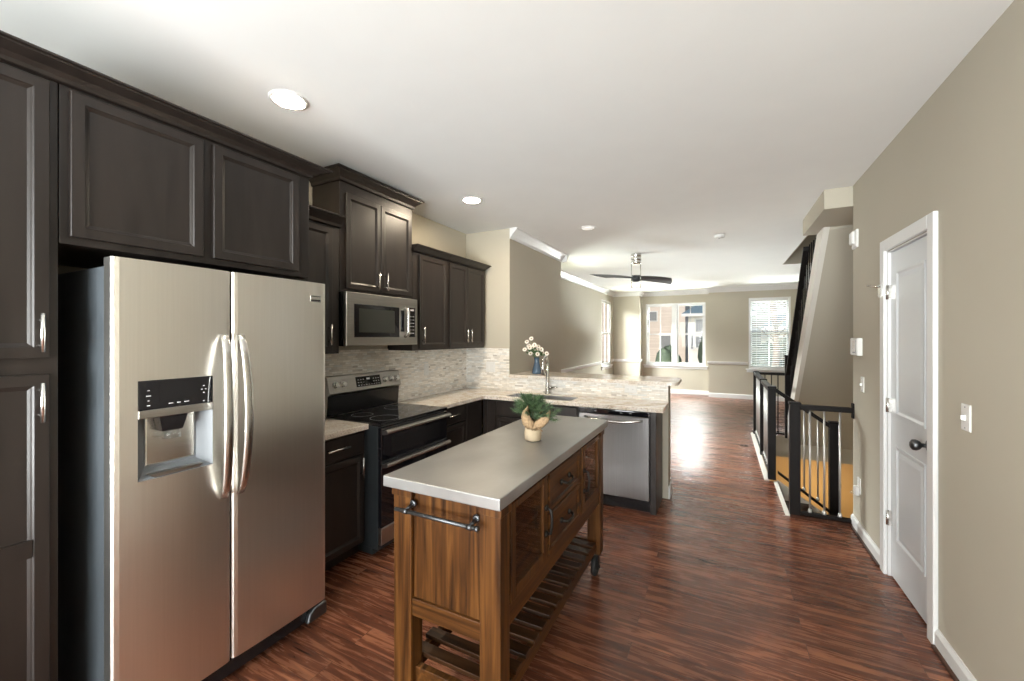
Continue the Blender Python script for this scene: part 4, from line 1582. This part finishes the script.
can_light(-1.98, 1.352, 'lit recessed ceiling light in front of the refrigerator cabinets')
can_light(-1.98, 3.086, 'lit recessed ceiling light above the corner wall cabinets')
can_light(-1.336, 4.47, 'unlit recessed ceiling light above the raised bar', 'lensoff')
sd = thing('smoke_detector', (-0.03, 5.50, CEIL), 'round white smoke detector on the ceiling past the kitchen', 'smoke detector')
mb = MB(); mb.lathe([(0.060, CEIL), (0.060, CEIL - 0.012), (0.055, CEIL - 0.03), (0.04, CEIL - 0.038), (0.001, CEIL - 0.038)], (-0.03, 5.50, 0), 28)
b_ = mb.build('housing', 'plastic', sd)
mb = MB(); mb.lathe([(0.012, CEIL - 0.0375), (0.012, CEIL - 0.041), (0.001, CEIL - 0.041)], (-0.03, 5.50, 0), 14)
mb.build('test_button', 'greyplastic', sd)

# ceiling fan
cx, cy = -1.127, 6.207
fan = thing('ceiling_fan', (cx, cy, CEIL), 'two blade charcoal ceiling fan hung in a nickel frame', 'ceiling fan')
mb = MB()
mb.lathe([(0.072, CEIL), (0.074, CEIL - 0.008), (0.072, CEIL - 0.045), (0.066, CEIL - 0.05), (0.072, CEIL - 0.055), (0.072, CEIL - 0.10), (0.066, CEIL - 0.105), (0.071, CEIL - 0.11), (0.069, CEIL - 0.145), (0.05, CEIL - 0.155)], (cx, cy, 0), 32)
mb.build('canopy', 'nickel', fan)
dv = Vector((math.cos(YAW), math.sin(YAW), 0))       # across
rt = Vector((dv.x * 0.916 - dv.y * 0.40, dv.y * 0.916 + dv.x * 0.40, 0)).normalized()
nr = Vector((-rt.y, rt.x, 0))
C0 = Vector((cx, cy, 0))
mb = MB()
fw = 0.068
for s_ in (-1, 1):
    a = C0 + dv * (fw * s_)
    mb.tube([a + Vector((0, 0, CEIL - 0.148)), a + Vector((0, 0, 2.236))], 0.007, 8)
mb.tube([C0 - dv * fw + Vector((0, 0, 2.238)), C0 + dv * fw + Vector((0, 0, 2.238))], 0.007, 8)
mb.tube([C0 - dv * fw + Vector((0, 0, 2.42)), C0 + dv * fw + Vector((0, 0, 2.42))], 0.006, 8)
mb.build('hanger_frame', 'nickel', fan)
mb = MB(); mb.lathe([(0.03, 2.325), (0.055, 2.335), (0.060, 2.375), (0.055, 2.415), (0.02, 2.42)], (cx, cy, 0), 24)
mb.build('motor_hub', 'fanblade', fan)
for s_ in (-1, 1):
    mb = MB()
    secs = []
    for k in range(11):
        t = k / 10
        w = 0.050 + 0.045 * t ** 0.7
        droop = 0.015 * t - 0.03 * t * t
        th = -R(27 - 6 * t) * s_
        c = C0 + rt * (s_ * (0.045 + 0.655 * t)) + Vector((0, 0, 2.385 + droop))
        wv = nr * math.cos(th) + Vector((0, 0, math.sin(th)))
        nv = Vector((0, 0, 0.006))
        secs.append([mb.bm.verts.new(q) for q in (c - wv * w - rt * (s_ * 0.10 * t * t), c + nv * 0.8, c + wv * w + rt * (s_ * 0.06 * t * t), c - nv * 0.8)])
    for i in range(10):
        for k in range(4):
            f = mb.bm.faces.new((secs[i][k], secs[i][(k + 1) % 4], secs[i + 1][(k + 1) % 4], secs[i + 1][k]))
            f.smooth = False
    mb.bm.faces.new(secs[0][::-1]); mb.bm.faces.new(secs[-1])
    mb.build('blade', 'fanblade', fan)


# ------------------------------------------------------------------ wall plates and devices
def plate(name, label, cat, mp, u, z, w=0.072, h=0.115, kind='outlet', group=None):
    c = mp(u, 0, z)
    t = thing(name, c, label, cat, group)
    mb = MB(); mb.nested(u - w / 2, u + w / 2, z - h / 2, z + h / 2, [(0, 0.0), (0, 0.003), (0.004, 0.006), (0.008, 0.006)], mp)
    mb.build('cover_plate', 'plastic', t)
    if kind == 'outlet':
        for dz in (-0.026, 0.026):
            a, b = (u + dz, z) if w > h else (u, z + dz)
            mb = MB(); mb.nested(a - 0.016, a + 0.016, b - 0.016, b + 0.016, [(0, 0.005), (0, 0.0075), (0.003, 0.008)], mp)
            s_ = mb.build('socket', 'plastic', t)
            mb = MB()
            for q in (-0.006, 0.006):
                mb.nested(a + q - 0.0012, a + q + 0.0012, b - 0.003, b + 0.005, [(0, 0.0075), (0, 0.0082)], mp)
            mb.build('socket_slot', 'greyplastic', s_)
    elif kind == 'toggle':
        mb = MB(); mb.nested(u - 0.006, u + 0.006, z - 0.012, z + 0.012, [(0, 0.005), (0, 0.008), (0.003, 0.020)], mp)
        mb.build('toggle', 'plastic', t)
        mb = MB()
        for dz in (-0.045, 0.045):
            mb.nested(u - 0.003, u + 0.003, z + dz - 0.003, z + dz + 0.003, [(0, 0.005), (0, 0.007)], mp)
        mb.build('screw', 'greyplastic', t)
    elif kind == 'double':
        for q in (-w / 4, w / 4):
            mb = MB(); mb.nested(u + q - 0.014, u + q + 0.014, z - 0.032, z + 0.032, [(0, 0.005), (0, 0.008), (0.003, 0.009)], mp)
            mb.build('rocker', 'plastic', t)
    return t


mr_ = lambda u, d, z: (XR - d, u, z)
mlt = lambda u, d, z: (XL + 0.010 + d, u, z)
mbt = lambda u, d, z: (u, TY - d, z)
mfr = lambda u, d, z: (u, YF - d, z)
plate('light_switch', 'single white toggle switch on the wall by the door knob side', 'light switch', mr_, 2.468, 1.170, kind='toggle')
plate('light_switch', 'white toggle switch plate under the thermostat near the stairs', 'light switch', mr_, 3.933, 1.160, kind='toggle')
plate('wall_outlet', 'white outlet on the mosaic next to the range', 'outlet', mlt, 3.33, 1.182)
plate('wall_outlet', 'wide white outlet plate on the mosaic under the corner cabinets', 'outlet', mbt, -2.36, 1.172, w=0.118, h=0.118, kind='double')
plate('wall_outlet', 'white sideways outlet on the mosaic below the raised bar', 'outlet', mbt, -0.79, 1.008, w=0.115, h=0.072)
plate('wall_outlet', 'white outlet low on the far wall beside the blind', 'outlet', mfr, 0.78, 0.395)
nl = plate('wall_outlet', 'white outlet low on the wall by the stair railing', 'outlet', mr_, 4.02, 0.375)
np_ = thing('plug_in_night_light', (XR - 0.008, 4.02, 0.315), 'white plug-in unit in the outlet by the stair railing', 'night light')
mb = MB(); mb.nested(3.990, 4.050, 0.305, 0.365, [(0, 0.0085), (0, 0.028), (0.006, 0.034), (0.012, 0.034)], mr_)
mb.build('housing', 'plastic', np_)
mb = MB(); mb.ball((XR - 0.045, 4.02, 0.318), 0.013, 8); mb.build('sensor_dome', 'clear', np_)
th_ = thing('thermostat', (XR, 4.03, 1.38), 'white thermostat box on the end of the right wall', 'thermostat')
mb = MB(); mb.nested(3.945, 4.125, 1.375, 1.508, [(0, 0), (0, 0.028), (0.008, 0.034), (0.018, 0.034)], mr_)
mb.build('housing', 'plastic', th_)
mb = MB(); mb.nested(3.985, 4.065, 1.425, 1.485, [(0, 0.033), (0, 0.0345), (0.004, 0.035)], mr_)
mb.build('display', 'clear', th_)
mb = MB()
for k in range(4):
    mb.nested(3.962 + k * 0.003, 3.963 + k * 0.003, 1.39, 1.49, [(0, 0.033), (0, 0.0352)], mr_)
for k in range(3):
    mb.nested(3.99 + k * 0.025, 4.005 + k * 0.025, 1.392, 1.402, [(0, 0.033), (0, 0.036)], mr_)
mb.build('vent_ridges', 'greyplastic', th_)
ms = thing('motion_sensor', (XR, 4.085, 2.21), 'small white sensor high on the end of the right wall', 'sensor')
mb = MB(); mb.nested(4.045, 4.165, 2.215, 2.355, [(0, 0), (0, 0.012), (0.006, 0.016), (0.012, 0.016)], mr_)
mb.build('back_plate', 'plastic', ms)
mb = MB(); mb.nested(4.085, 4.165, 2.25, 2.345, [(0, 0.0155), (0, 0.028), (0.01, 0.034), (0.018, 0.034)], mr_)
mb.build('sensor_body', 'plastic', ms)
fv = thing('floor_outlet', (0.27, 6.55, 0), 'small dark cover plate set in the floor near the stair railing', 'floor plate')
mb = MB(); mb.lathe([(0.055, 0.0002), (0.055, 0.003), (0.048, 0.005), (0.001, 0.005)], (0.27, 6.55, 0), 20); mb.build('cover_plate', 'bronze', fv)
mb = MB(); mb.lathe([(0.012, 0.0045), (0.012, 0.007), (0.001, 0.007)], (0.27, 6.55, 0), 12); mb.build('screw_cap', 'nickel', fv)

# ------------------------------------------------------------------ stairs
# nosing boards around the well
mb = MB()
mb.box(0.40, 0.445, 5.08, YE, 0.0005, 0.022)
struct(mb.build('trim_20', 'skirtboard'))
mb = MB()
mb.box(0.480, 0.512, YC - 0.03, 5.06, 0.0005, 0.012)
struct(mb.build('trim_21', 'skirtboard'))
mb = MB()
mb.box(0.512, XR, YC - 0.045, YC + 0.035, 0.0005, 0.022)
struct(mb.build('trim_22', 'tread'))
mb = MB()
mb.box(0.45, XS, YE - 0.014, YE - 0.001, -0.30, 0.012)
struct(mb.build('trim_23', 'wall'))

# short flight down from the hall
st = thing('staircase', (1.2, 4.63, -2.85), 'lower stairs turning down from the hall inside the black railing', 'stairs')
for k, (xa, xb) in enumerate(((0.515, 0.77), (0.77, 1.02))):
    z = -0.185 * (k + 1)
    mb = MB(); mb.box(xa, xb + 0.02, YC + 0.001, 5.09, z - 0.03, z)
    mb.build('tread', 'tread', st)
    mb = MB(); mb.box(xa - 0.012, xa, YC + 0.001, 5.09, z, z + 0.155)
    mb.build('riser', 'skirtboard', st)
mb = MB(); mb.box(1.02, XS - 0.001, YC + 0.001, 5.09, -0.585, -0.555); mb.build('landing', 'tread', st)
for k in range(11):
    z = -0.555 - 0.185 * (k + 1)
    y = 5.09 + 0.235 * k
    mb = MB(); mb.box(1.06, XS - 0.001, y, y + 0.26, z - 0.03, z)
    mb.build('tread', 'tread', st)
mb = MB(); mb.hexa([(1.045, 5.18, -0.87), (1.06, 5.18, -0.87), (1.06, 7.7, -2.84), (1.045, 7.7, -2.84), (1.045, 5.18, -0.52), (1.06, 5.18, -0.52), (1.06, 7.7, -2.50), (1.045, 7.7, -2.50)])
mb.build('stringer', 'skirtboard', st)
mb = MB(); mb.hexa([(0.515, 5.092, -0.30), (0.95, 5.092, -0.62), (0.95, 5.1, -0.62), (0.515, 5.1, -0.30), (0.515, 5.092, 0.02), (0.95, 5.092, -0.28), (0.95, 5.1, -0.28), (0.515, 5.1, 0.02)])
mb.build('skirt_board', 'skirtboard', st)

# flight going up over it
XSK = 0.87
zu = lambda y: 2.6 - 1.06 * (y - 4.85)
us_ = thing('staircase', (1.4, 6.2, 0), 'upper stairs climbing from the far end of the railing to the soffit', 'stairs')
mb = MB()
ya, yb = 4.90, 7.50
mb.hexa([(XSK + 0.05, ya, zu(ya)), (XSK + 0.05, yb, zu(yb)), (XS - 0.001, yb, zu(yb)), (XS - 0.001, ya, zu(ya)),
         (XSK + 0.05, ya, zu(ya) + 0.03), (XSK + 0.05, yb, zu(yb) + 0.03), (XS - 0.001, yb, zu(yb) + 0.03), (XS - 0.001, ya, zu(ya) + 0.03)])
mb.build('underside', 'wall', us_)
mb = MB()
yt = 5.19
mb.prism([(4.88, 2.571), (4.95, zu(4.95)), (7.30, zu(7.30)), (7.30, zu(7.30) + 0.33), (5.19, 2.571)], XSK, XSK + 0.05, lambda p, q, t: (t, p, q))
mb.build('stringer', 'skirtboard', us_)
for k in range(12):
    z = 0.19 * (k + 1)
    y = 7.45 - 0.179 * (k + 1)
    mb = MB(); mb.box(XSK + 0.05, XS - 0.001, y, y + 0.205, z - 0.03, z)
    mb.build('tread', 'tread', us_)


def post(parent, x, y, z0, z1, w=0.075, name='post'):
    mb = MB()
    h = w / 2
    mb.box(x - h, x + h, y - h, y + h, z0, z1 - 0.02)
    mb.box(x - h - 0.005, x + h + 0.005, y - h - 0.005, y + h + 0.005, z1 - 0.02, z1)
    return mb.build(name, 'rail', parent, bevel=0.003)


def rail_bar(parent, name, p, q, w, h, m='rail'):
    p, q = Vector(p), Vector(q)
    d = q - p
    side = Vector((d.y, -d.x, 0)).normalized() * (w / 2)
    up = Vector((0, 0, h / 2))
    mb = MB()
    mb.hexa([p - side - up, p + side - up, q + side - up, q - side - up, p - side + up, p + side + up, q + side + up, q - side + up])
    return mb.build(name, m, parent, bevel=0.003)


def baluster(parent, x, y, z0, z1, m='baluster', r=0.0075):
    mb = MB()
    mb.tube([(x, y, z0), (x, y, z1)], r, 10)
    mb.lathe([(0.014, z0), (0.016, z0 + 0.008), (0.012, z0 + 0.03), (r, z0 + 0.034)], (x, y, 0), 12)
    return mb.build('baluster', m, parent)


YR = YC + 0.0
fr_ = thing('stair_railing', (0.73, YR, 0.0), 'short black railing across the front of the stairwell to the wall', 'railing')
post(fr_, 0.548, YR, 0.0, 0.965)
rail_bar(fr_, 'handrail', (0.586, YR, 0.925), (XR - 0.012, YR, 0.925), 0.06, 0.04)
rail_bar(fr_, 'bottom_rail', (0.586, YR, 0.035), (XR - 0.001, YR, 0.035), 0.045, 0.024)
for x in (0.655, 0.752, 0.855):
    baluster(fr_, x, YR, 0.0475, 0.906)
mb = MB(); mb.box(XR - 0.013, XR - 0.001, YR - 0.045, YR + 0.002, 0.865, 0.985)
mb.build('wall_bracket', 'rail', fr_, bevel=0.003)

XA = 0.465
sr = thing('stair_railing', (XA, 6.2, 0.022), 'long black railing beside the open floor along the stairwell', 'railing')
for y, zt in ((5.08, 1.0), (6.08, 0.985), (7.34, 0.985)):
    post(sr, XA, y, 0.0225 if False else 0.023, zt, w=0.07)
rail_bar(sr, 'handrail', (XA, 5.116, 0.955), (XA, 6.044, 0.955), 0.06, 0.04)
rail_bar(sr, 'handrail', (XA, 6.116, 0.955), (XA, 7.304, 0.955), 0.06, 0.04)
rail_bar(sr, 'bottom_rail', (XA, 5.116, 0.058), (XA, 7.304, 0.058), 0.045, 0.024)
for y0_, y1_ in ((5.116, 6.044), (6.116, 7.304)):
    nb = round((y1_ - y0_) / 0.115)
    for k in range(1, nb):
        baluster(sr, XA, y0_ + (y1_ - y0_) * k / nb, 0.0705, 0.934)
# far run to the foot of the upper flight
rail_bar(sr, 'handrail', (XA + 0.036, 7.34, 0.955), (XSK - 0.034, 7.34, 0.955), 0.05, 0.04)
rail_bar(sr, 'bottom_rail', (XA + 0.036, 7.34, 0.058), (XSK - 0.034, 7.34, 0.058), 0.045, 0.024)
for k in range(1, 4):
    baluster(sr, XA + 0.036 + (XSK - XA - 0.07) * k / 4, 7.34, 0.0705, 0.934, 'rail')

drl = thing('stair_railing', (0.76, 5.12, -0.3), 'black railing sloping down along the lower stairs to a newel', 'railing')
rail_bar(drl, 'handrail', (XA + 0.037, 5.14, 0.955), (0.965, 5.14, 0.62), 0.05, 0.045)
rail_bar(drl, 'bottom_rail', (XA + 0.06, 5.14, 0.085), (0.965, 5.14, -0.245), 0.045, 0.028)
post(drl, 0.999, 5.14, -0.553, 0.665, w=0.075, name='newel')
for k in range(1, 4):
    t = k / 4
    x = XA + 0.06 + (0.985 - XA - 0.06) * t
    baluster(drl, x, 5.14, 0.085 - 0.33 * t + 0.012, 0.94 - 0.325 * t - 0.02)
mb = MB(); mb.box(1.0361, 1.054, 5.112, 5.168, 0.02, 0.06)
mb.build('newel_block', 'rail', drl)

url = thing('stair_railing', (XSK, 6.3, 0.3), 'black railing climbing beside the upper stairs', 'railing')
XH = XSK + 0.0
ztop = lambda y: zu(y) + 0.33
y_a, y_b = 5.80, 7.26
rail_bar(url, 'handrail', (XH, y_a, min(2.55, ztop(y_a) + 0.62)), (XH, y_b, ztop(y_b) + 0.60), 0.055, 0.05)
rail_bar(url, 'bottom_rail', (XH + 0.02, 5.195, ztop(5.195) + 0.02), (XH + 0.02, y_b, ztop(y_b) + 0.02), 0.04, 0.035)
post(url, XH + 0.002, 7.34, 0.001, 1.24, w=0.066, name='newel')
for k in range(17):
    y = 5.24 + k * 0.118
    zt = min(2.571, ztop(y) + 0.62)
    baluster(url, XH + 0.02, y, ztop(y) + 0.035, zt, 'rail', r=0.008)

# ------------------------------------------------------------------ blind in the right-hand far window
bd = thing('window_blind', (1.0, YF - 0.01, 0.78), 'pale slatted blind lowered over the far window by the stairs', 'blind')
bx0, bx1 = W2[0] + 0.045, W2[1] - 0.045
mb = MB(); mb.box(bx0, bx1, YF + 0.004, YF + 0.045, W2[3] - 0.085, W2[3] - 0.04); mb.build('head_rail', 'white', bd)
mb = MB()
z = 0.80
while z < W2[3] - 0.10:
    mb.hexa([(bx0, YF + 0.006, z + 0.009), (bx1, YF + 0.006, z + 0.009), (bx1, YF + 0.046, z - 0.011), (bx0, YF + 0.046, z - 0.011),
             (bx0, YF + 0.006, z + 0.011), (bx1, YF + 0.006, z + 0.011), (bx1, YF + 0.046, z - 0.009), (bx0, YF + 0.046, z - 0.009)])
    z += 0.044
mb.build('slats', 'slat', bd)
mb = MB(); mb.box(bx0, bx1, YF + 0.010, YF + 0.042, 0.776, 0.792); mb.build('bottom_rail', 'white', bd)
mb = MB()
for x in (bx0 + 0.12, bx1 - 0.12):
    mb.tube([(x, YF + 0.004, 0.78), (x, YF + 0.004, W2[3] - 0.06)], 0.0015, 5)
mb.build('ladder_cord', 'white', bd)

# ------------------------------------------------------------------ outside
GZ = -0.9
mb = MB(); mb.grid_slab([-60, -2.8, 60], [-25, 13.0, 90], lambda i, j: i == 0 or j == 1, GZ - 0.2, GZ)
struct(mb.build('ground_lawn', 'lawn'))
mb = MB(); mb.box(-60, 60, 21, 28, GZ + 0.0005, GZ + 0.02)
struct(mb.build('ground_street', 'asphalt'))


def house(label, x0, x1, y0, y1, h, wallm, windows, gable=None, eave=0.35):
    t = thing('house', ((x0 + x1) / 2, (y0 + y1) / 2, GZ), label, 'house')
    mb = MB(); mb.box(x0, x1, y0, y1, GZ, h); mb.build('walls', wallm, t)
    mb = MB()
    e = eave
    xm, ym = (x0 + x1) / 2, (y0 + y1) / 2
    g = gable or 2.5
    v = [mb.bm.verts.new(p) for p in ((x0 - e, y0 - e, h), (x1 + e, y0 - e, h), (x1 + e, y1 + e, h), (x0 - e, y1 + e, h), (x0 + g * 1.0, ym, h + g), (x1 - g * 1.0, ym, h + g))]
    for f in ((0, 1, 5, 4), (1, 2, 5), (2, 3, 4, 5), (3, 0, 4), (3, 2, 1, 0)):
        mb.bm.faces.new([v[i] for i in f])
    mb.build('roof', 'roof', t)
    mb = MB(); mb.box(x0 - e, x1 + e, y0 - e - 0.03, y0 - e, h - 0.22, h); mb.build('fascia', 'white', t)
    for (a, b, c, d) in windows:
        mb = MB(); mb.box(a - 0.1, b + 0.1, y0 - 0.06, y0 - 0.001, c - 0.1, d + 0.1); w = mb.build('window', 'white', t)
        mb = MB(); mb.box(a, b, y0 - 0.08, y0 - 0.061, c, d); mb.build('pane', 'blackglass' if False else 'greyplastic', w)
    return t


house('cream house with blue grey hip roof across the street', -2.30, 1.7, 34.0, 40.0, 3.25, 'siding2', [(-1.75, -0.95, 1.9, 2.8), (-1.75, -0.95, 0.7, 1.5), (-2.1, -1.95, 0.6, 1.6), (0.2, 1.1, 1.7, 2.7), (0.2, 1.1, -0.2, 0.9)], gable=1.6, eave=0.45)
house('tall pale tan house filling the bay window view', -14.0, -2.95, 40.0, 48.0, 7.5, 'siding', [(-6.2, -5.4, 3.0, 3.8), (-5.0, -4.2, 0.3, 1.6), (-8.6, -7.4, 0.2, 2.0)], gable=2.6)
house('low pale tan house seen through the blind', 3.2, 11.0, 37.0, 44.0, 2.3, 'siding', [(3.6, 4.3, 0.3, 1.5), (5.0, 5.8, 0.3, 1.5)], gable=1.0)

rnd = random.Random(5)


def bush(label, x, y, r, h):
    t = thing('shrub', (x, y, GZ), label, 'shrub')
    mb = MB()
    for k in range(9):
        a = rnd.uniform(0, 6.28)
        rr = rnd.uniform(0, 0.55) * r
        mb.ball((x + rr * math.cos(a), y + rr * math.sin(a), GZ + h * rnd.uniform(0.35, 0.68)), r * rnd.uniform(0.45, 0.62), 7, (1, 1, h / (2 * r) * 1.15))
    for v in mb.bm.verts:
        v.co += Vector((rnd.gauss(0, .03), rnd.gauss(0, .03), rnd.gauss(0, .03)))
    mb.build('foliage', 'shrub', t)
    mb = MB(); mb.tube([(x, y, GZ), (x, y, GZ + h * 0.5)], 0.05, 8); mb.build('trunk', 'bark', t)


bush('dark shrub growing below the middle post of the bay window', -2.05, 19.0, 0.62, 2.0)
bush('low dark hedge at the street below the bay window', -3.9, 20.0, 0.9, 1.25)
bush('green shrub beside the cream house wall', -0.9, 28.6, 0.55, 3.0)
bush('dark shrub outside the lower left panes of the window with the blind', 1.35, 19.0, 0.75, 2.3)
bush('dark shrub outside the lower right panes of the window with the blind', 2.45, 20.0, 0.9, 2.5)
bush('wide shrub near the foot of the farther bare tree', 3.6, 21.0, 1.0, 2.2)


def bare_tree(label, x, y, h, seed):
    rr = random.Random(seed)
    t = thing('bare_tree', (x, y, GZ), label, 'tree')
    mb = MB()
    mb.tube([(x, y, GZ), (x + 0.1, y, GZ + h * 0.3), (x, y + 0.1, GZ + h * 0.6), (x + 0.1, y, GZ + h)], [0.12, 0.10, 0.07, 0.015], 8)
    mb.build('trunk', 'bark', t)
    mb = MB()
    for k in range(26):
        f = rr.uniform(0.22, 0.95)
        a = rr.uniform(0, 6.28)
        L = h * 0.36 * (1.1 - f) + 0.35
        b = Vector((x + 0.05, y, GZ + h * f))
        e = b + Vector((math.cos(a) * L * 0.75, math.sin(a) * L * 0.75, L * rr.uniform(0.5, 0.95)))
        m_ = (b + e) / 2 + Vector((0, 0, -0.08 * L))
        mb.tube([b, m_, e], [0.03, 0.018, 0.005], 5)
        for j in range(3):
            s_ = m_ + (e - m_) * rr.uniform(0, 0.8)
            q = s_ + Vector((rr.uniform(-1, 1), rr.uniform(-1, 1), rr.uniform(0.3, 1))) * L * 0.3
            mb.tube([s_, q], [0.010, 0.003], 4)
    mb.build('branches', 'bark', t)


bare_tree('bare winter tree close outside the window with the blind', 1.6, 17.0, 6.5, 1)
bare_tree('second bare winter tree seen through the blind', 2.9, 22.0, 7.0, 2)
